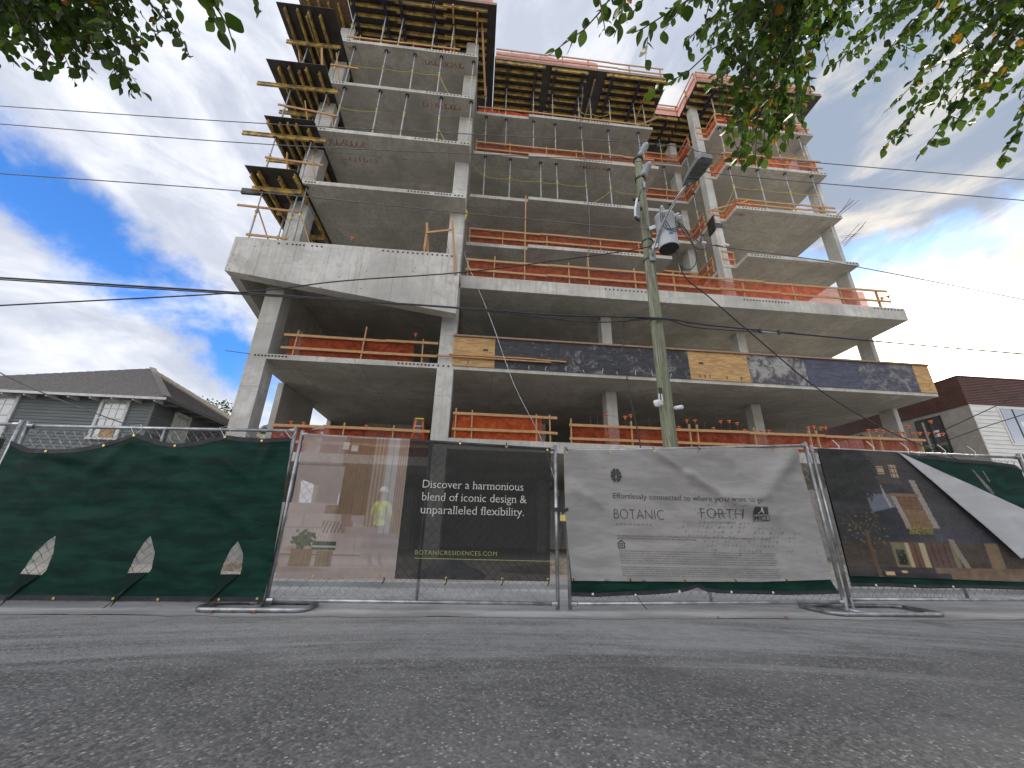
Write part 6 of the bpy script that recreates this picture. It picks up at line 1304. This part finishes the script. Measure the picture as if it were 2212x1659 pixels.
RS=[[[[0.77,1.42,4.17],[0.67,1.49,4.02],[0.56,1.55,3.9],[0.44,1.59,3.81],[0.34,1.63,3.74]],0.098,0],[[[0.58,1.33,3.9],[0.62,1.38,3.75],[0.65,1.43,3.63]],0.107,0],[[[0.75,1.31,3.91],[0.74,1.37,3.75],[0.7,1.43,3.62]],0.107,0],[[[1.02,1.39,4.2],[0.9,1.46,4.04],[0.83,1.5,3.95]],0.08,0],[[[1.31,1.32,4.05],[1.08,1.39,3.89],[0.91,1.45,3.79],[0.84,1.47,3.76]],0.094,1],[[[1.78,1.55,4.17],[1.52,1.63,4.03],[1.37,1.7,3.89],[1.21,1.75,3.79],[1.09,1.77,3.74]],0.092,3],[[[1.67,1.32,4.42],[1.46,1.46,4.09],[1.28,1.54,3.93],[1.29,1.58,3.82]],0.067,1],[[[1.71,1.25,4.26],[1.53,1.38,3.95],[1.42,1.45,3.81],[1.4,1.48,3.72]],0.079,2],[[[2.11,1.48,4.93],[1.89,1.67,4.5],[1.73,1.79,4.21],[1.74,1.86,4.02]],0.079,2],[[[1.95,1.27,4.36],[1.75,1.46,3.91],[1.53,1.63,3.52],[1.56,1.73,3.26]],0.085,2],[[[2.32,1.49,5.0],[2.16,1.72,4.42],[1.94,1.95,3.89],[1.94,2.08,3.53]],0.078,2],[[[2.14,1.3,4.5],[1.98,1.51,4.0],[1.81,1.7,3.54],[1.81,1.82,3.24]],0.086,2],[[[2.53,1.49,5.05],[2.3,1.72,4.49],[2.16,1.93,3.99],[2.17,2.05,3.65]],0.093,2],[[[2.42,1.35,4.69],[2.21,1.55,4.22],[2.07,1.72,3.82],[2.08,1.82,3.55]],0.07,2],[[[2.75,1.49,5.11],[2.58,1.7,4.6],[2.4,1.87,4.2],[2.42,1.97,3.94]],0.083,2],[[[2.84,1.47,5.08],[2.64,1.64,4.67],[2.45,1.75,4.44],[2.43,1.81,4.28]],0.099,1],[[[2.25,1.37,4.69],[2.06,1.56,4.24],[1.84,1.72,3.88],[1.85,1.81,3.64]],0.079,2],[[[2.21,1.24,4.36],[2.03,1.4,3.99],[1.87,1.51,3.74],[1.86,1.57,3.58]],0.063,2],[[[1.85,1.23,4.24],[1.7,1.39,3.85],[1.42,1.53,3.55],[1.44,1.6,3.36]],0.072,2],[[[2.0,1.38,4.65],[1.8,1.53,4.29],[1.72,1.61,4.11],[1.69,1.66,3.99]],0.072,2],[[[2.14,1.34,4.6],[1.93,1.5,4.22],[1.82,1.6,4.0],[1.82,1.66,3.85]],0.073,2],[[[2.23,1.31,4.54],[2.07,1.45,4.22],[1.88,1.53,4.06],[1.9,1.57,3.96]],0.079,2],[[[2.69,1.48,5.08],[2.45,1.65,4.69],[2.27,1.74,4.5],[2.31,1.78,4.38]],0.08,2],[[[2.11,1.48,4.93],[1.92,1.62,4.61],[1.58,1.69,4.51],[1.6,1.71,4.45]],0.081,2],[[[1.95,1.27,4.37],[1.77,1.39,4.1],[1.57,1.43,4.03],[1.6,1.45,3.99]],0.079,2],[[[2.5,1.5,5.06],[2.34,1.64,4.73],[2.11,1.7,4.63],[2.09,1.72,4.57]],0.102,2],[[[3.41,1.24,4.65],[3.05,1.35,4.46],[2.67,1.49,4.18],[2.36,1.61,3.93]],0.088,1],[[[4.04,1.44,5.52],[3.65,1.54,5.35],[3.24,1.7,5.01],[2.91,1.86,4.66]],0.083,2],[[[4.1,1.3,5.25],[3.66,1.43,5.01],[3.21,1.64,4.58],[2.83,1.85,4.11]],0.078,1],[[[4.43,1.52,5.62],[4.05,1.62,5.44],[3.65,1.79,5.09],[3.35,1.97,4.71]],0.095,1],[[[4.33,1.27,4.86],[3.84,1.41,4.6],[3.34,1.65,4.07],[2.94,1.89,3.55]],0.074,1],[[[4.13,1.17,4.73],[3.69,1.31,4.48],[3.25,1.56,3.92],[2.86,1.76,3.49]],0.079,1],[[[4.87,1.47,5.63],[4.4,1.64,5.31],[3.91,1.85,4.85],[3.5,2.07,4.37]],0.094,1],[[[3.9,1.19,4.71],[3.57,1.29,4.54],[3.23,1.47,4.16],[2.96,1.6,3.86]],0.078,1],[[[4.25,1.17,4.68],[3.84,1.31,4.41],[3.42,1.54,3.89],[3.06,1.77,3.38]],0.087,1],[[[4.31,1.23,4.78],[3.94,1.36,4.52],[3.55,1.54,4.16],[3.25,1.7,3.79]],0.079,1],[[[5.19,1.48,5.85],[4.83,1.61,5.6],[4.46,1.79,5.2],[4.15,1.96,4.84]],0.088,2],[[[4.67,1.17,5.03],[4.26,1.33,4.71],[3.84,1.56,4.2],[3.48,1.77,3.75]],0.087,1],[[[5.43,1.41,5.73],[5.03,1.56,5.42],[4.61,1.78,4.93],[4.27,2.0,4.45]],0.103,1],[[[4.57,1.21,5.11],[4.31,1.31,4.89],[4.04,1.43,4.64],[3.84,1.58,4.31]],0.096,2],[[[5.36,1.4,5.43],[4.96,1.54,5.17],[4.55,1.7,4.83],[4.23,1.89,4.41]],0.099,1],[[[4.53,1.16,4.71],[4.27,1.26,4.5],[4.0,1.42,4.16],[3.78,1.56,3.84]],0.089,2],[[[4.67,1.24,4.87],[4.44,1.33,4.7],[4.19,1.41,4.53],[4.01,1.53,4.26]],0.073,2],[[[5.32,1.41,5.77],[5.08,1.5,5.59],[4.82,1.61,5.36],[4.63,1.73,5.11]],0.089,2],[[[4.46,1.46,5.48],[4.12,1.56,5.3],[3.76,1.69,5.05],[3.46,1.8,4.82]],0.095,2],[[[3.77,1.23,4.62],[3.53,1.29,4.52],[3.27,1.37,4.36],[3.07,1.45,4.2]],0.081,2],[[[4.09,1.23,4.83],[3.86,1.3,4.7],[3.63,1.38,4.53],[3.42,1.47,4.36]],0.089,2],[[[5.1,1.5,5.63],[4.86,1.56,5.52],[4.6,1.65,5.36],[4.39,1.74,5.18]],0.092,2],[[[3.68,1.31,4.96],[3.4,1.39,4.81],[3.1,1.47,4.67],[2.85,1.58,4.45]],0.086,1],[[[4.1,1.59,5.78],[3.79,1.66,5.66],[3.47,1.78,5.41],[3.21,1.87,5.24]],0.087,2],[[[5.68,1.47,5.73],[5.4,1.57,5.53],[5.12,1.76,5.09],[4.89,1.91,4.76]],0.108,2],[[[4.84,1.14,4.98],[4.51,1.26,4.74],[4.16,1.47,4.25],[3.88,1.68,3.77]],0.078,1],[[[5.38,1.26,5.47],[5.06,1.41,5.15],[4.72,1.62,4.68],[4.45,1.86,4.13]],0.092,1],[[[4.12,1.37,5.33],[3.87,1.44,5.21],[3.61,1.53,5.04],[3.39,1.64,4.8]],0.099,2],[[[4.72,1.25,5.19],[4.46,1.34,5.0],[4.19,1.46,4.75],[3.96,1.58,4.5]],0.089,2],[[[3.04,1.38,5.13],[2.86,1.44,5.0],[2.68,1.56,4.72],[2.53,1.65,4.53]],0.095,1],[[[4.4,1.42,4.47],[4.1,1.6,4.07],[3.95,1.77,3.67],[3.87,1.83,3.53]],0.092,3],[[[1.85,1.73,5.39],[1.78,1.88,5.01],[1.77,1.93,4.89],[1.73,1.97,4.79]],0.092,2],[[[1.96,1.71,5.38],[1.87,1.89,4.92],[1.82,1.97,4.72],[1.77,2.04,4.55]],0.091,1],[[[1.77,1.38,4.54],[1.68,1.58,4.03],[1.74,1.69,3.75],[1.7,1.79,3.5]],0.075,2],[[[2.42,1.73,5.54],[2.34,2.03,4.79],[2.29,2.22,4.31],[2.26,2.38,3.9]],0.1,1],[[[2.34,1.6,5.2],[2.24,1.87,4.51],[2.24,2.04,4.07],[2.22,2.19,3.69]],0.106,1],[[[2.14,1.4,4.66],[2.1,1.62,4.1],[2.05,1.75,3.76],[2.03,1.86,3.47]],0.08,2],[[[2.12,1.32,4.47],[2.02,1.53,3.95],[2.08,1.64,3.64],[2.03,1.75,3.36]],0.086,1],[[[2.75,1.65,5.43],[2.7,1.87,4.86],[2.7,1.99,4.56],[2.63,2.09,4.3]],0.092,1]]
LS=[[[[-3.82,1.97,4.49],[-3.71,2.07,4.2],[-3.63,2.1,4.11],[-3.59,2.13,4.02]],0.099,1],[[[-3.82,2.03,4.63],[-3.67,2.14,4.31],[-3.71,2.19,4.18],[-3.64,2.23,4.06]],0.096,1],[[[-3.66,1.98,4.57],[-3.52,2.09,4.26],[-3.49,2.13,4.14],[-3.45,2.17,4.04]],0.099,2],[[[-3.28,1.82,4.28],[-3.14,1.94,3.95],[-3.12,1.99,3.79],[-3.07,2.04,3.66]],0.086,1],[[[-3.75,2.07,4.74],[-3.62,2.19,4.4],[-3.5,2.23,4.26],[-3.43,2.27,4.15]],0.088,2],[[[-3.14,1.82,4.3],[-3.03,1.92,4.01],[-2.94,1.95,3.91],[-2.92,1.98,3.81]],0.093,2],[[[-3.22,1.85,4.35],[-3.12,1.98,4.0],[-2.92,2.02,3.83],[-2.89,2.08,3.68]],0.081,1],[[[-3.1,1.84,4.37],[-3.04,1.95,4.07],[-2.88,1.98,3.96],[-2.82,2.01,3.86]],0.087,2],[[[-3.19,1.95,4.59],[-3.07,2.06,4.26],[-2.91,2.1,4.12],[-2.85,2.14,4.0]],0.102,2],[[[-3.08,1.91,4.54],[-2.99,2.06,4.13],[-2.8,2.12,3.92],[-2.72,2.19,3.74]],0.101,1],[[[-3.31,2.06,4.82],[-3.15,2.22,4.37],[-2.89,2.29,4.13],[-2.84,2.36,3.92]],0.092,1],[[[-2.65,1.69,4.12],[-2.57,1.77,3.88],[-2.52,1.8,3.82],[-2.46,1.81,3.76]],0.089,2],[[[-3.07,2.0,4.75],[-2.93,2.11,4.44],[-2.83,2.14,4.33],[-2.76,2.17,4.24]],0.088,2],[[[-3.5,1.84,4.27],[-3.36,1.92,4.03],[-3.26,1.93,3.97],[-3.2,1.95,3.92]],0.09,2],[[[-3.59,1.98,4.57],[-3.48,2.07,4.31],[-3.28,2.08,4.25],[-3.26,2.1,4.19]],0.085,2],[[[-3.28,1.9,4.45],[-3.2,1.99,4.2],[-3.0,1.99,4.14],[-2.93,2.01,4.09]],0.077,2],[[[-2.91,1.79,4.29],[-2.84,1.87,4.08],[-2.71,1.87,4.04],[-2.64,1.88,4.0]],0.095,2],[[[-2.71,1.76,4.28],[-2.58,1.84,4.06],[-2.5,1.84,4.02],[-2.47,1.85,3.99]],0.088,2],[[[-3.98,2.01,4.54],[-3.84,2.09,4.31],[-3.64,2.08,4.27],[-3.62,2.1,4.23]],0.095,2],[[[-3.8,1.96,4.47],[-3.68,2.03,4.25],[-3.48,2.03,4.22],[-3.45,2.03,4.2]],0.09,2],[[[-3.56,1.92,4.43],[-3.48,1.99,4.21],[-3.27,1.98,4.19],[-3.25,1.99,4.16]],0.087,2],[[[-3.05,1.72,4.09],[-2.98,1.79,3.89],[-2.78,1.79,3.86],[-2.77,1.8,3.83]],0.074,2],[[[-2.71,1.8,4.36],[-2.59,1.86,4.16],[-2.6,1.87,4.14],[-2.58,1.88,4.12]],0.081,2],[[[-3.57,1.88,4.34],[-3.47,1.98,4.04],[-3.42,2.02,3.93],[-3.35,2.05,3.83]],0.103,2],[[[-3.19,1.72,4.05],[-3.06,1.81,3.78],[-3.02,1.85,3.67],[-2.96,1.88,3.57]],0.08,1],[[[-3.58,2.04,4.71],[-3.43,2.16,4.34],[-3.32,2.22,4.16],[-3.25,2.27,4.02]],0.106,1],[[[-3.18,1.87,4.42],[-3.05,2.0,4.05],[-2.96,2.06,3.87],[-2.9,2.12,3.72]],0.104,1],[[[-3.46,2.08,4.83],[-3.33,2.2,4.48],[-3.14,2.23,4.34],[-3.12,2.28,4.22]],0.119,2],[[[-2.87,1.81,4.35],[-2.74,1.93,3.99],[-2.6,1.99,3.81],[-2.57,2.05,3.66]],0.097,2],[[[-2.63,1.69,4.13],[-2.52,1.79,3.85],[-2.39,1.83,3.73],[-2.37,1.87,3.63]],0.085,2],[[[-2.86,1.9,4.56],[-2.71,1.99,4.28],[-2.63,2.02,4.18],[-2.59,2.05,4.1]],0.089,2],[[[-3.89,1.99,4.53],[-3.81,2.09,4.25],[-3.64,2.11,4.16],[-3.62,2.14,4.09]],0.104,1],[[[-2.42,1.77,4.26],[-2.31,1.82,4.13],[-2.24,1.85,4.03],[-2.17,1.88,3.92]],0.076,1],[[[-1.85,1.43,3.62],[-1.83,1.46,3.53],[-1.79,1.49,3.47]],0.088,0],[[[-1.43,1.21,3.25],[-1.36,1.26,3.11],[-1.3,1.29,3.02],[-1.27,1.32,2.94]],0.098,0],[[[-2.42,1.72,4.13],[-2.27,1.77,3.96],[-2.14,1.8,3.85],[-2.06,1.84,3.74],[-2.02,1.86,3.66]],0.076,1],[[[-1.47,1.22,3.25],[-1.41,1.25,3.15],[-1.36,1.28,3.07],[-1.33,1.31,2.99]],0.107,0],[[[-1.56,1.52,3.88],[-1.49,1.56,3.77],[-1.46,1.58,3.7]],0.068,0]]

overhang('leafy branches hanging into the top right of the picture', RS, (5.5, -1.2, 0), (2.6, 0.0, 5.6), 21)
overhang('leafy branches hanging into the top left of the picture', LS, (-4.2, -1.3, 0), (-2.2, 0.1, 5.2), 22)
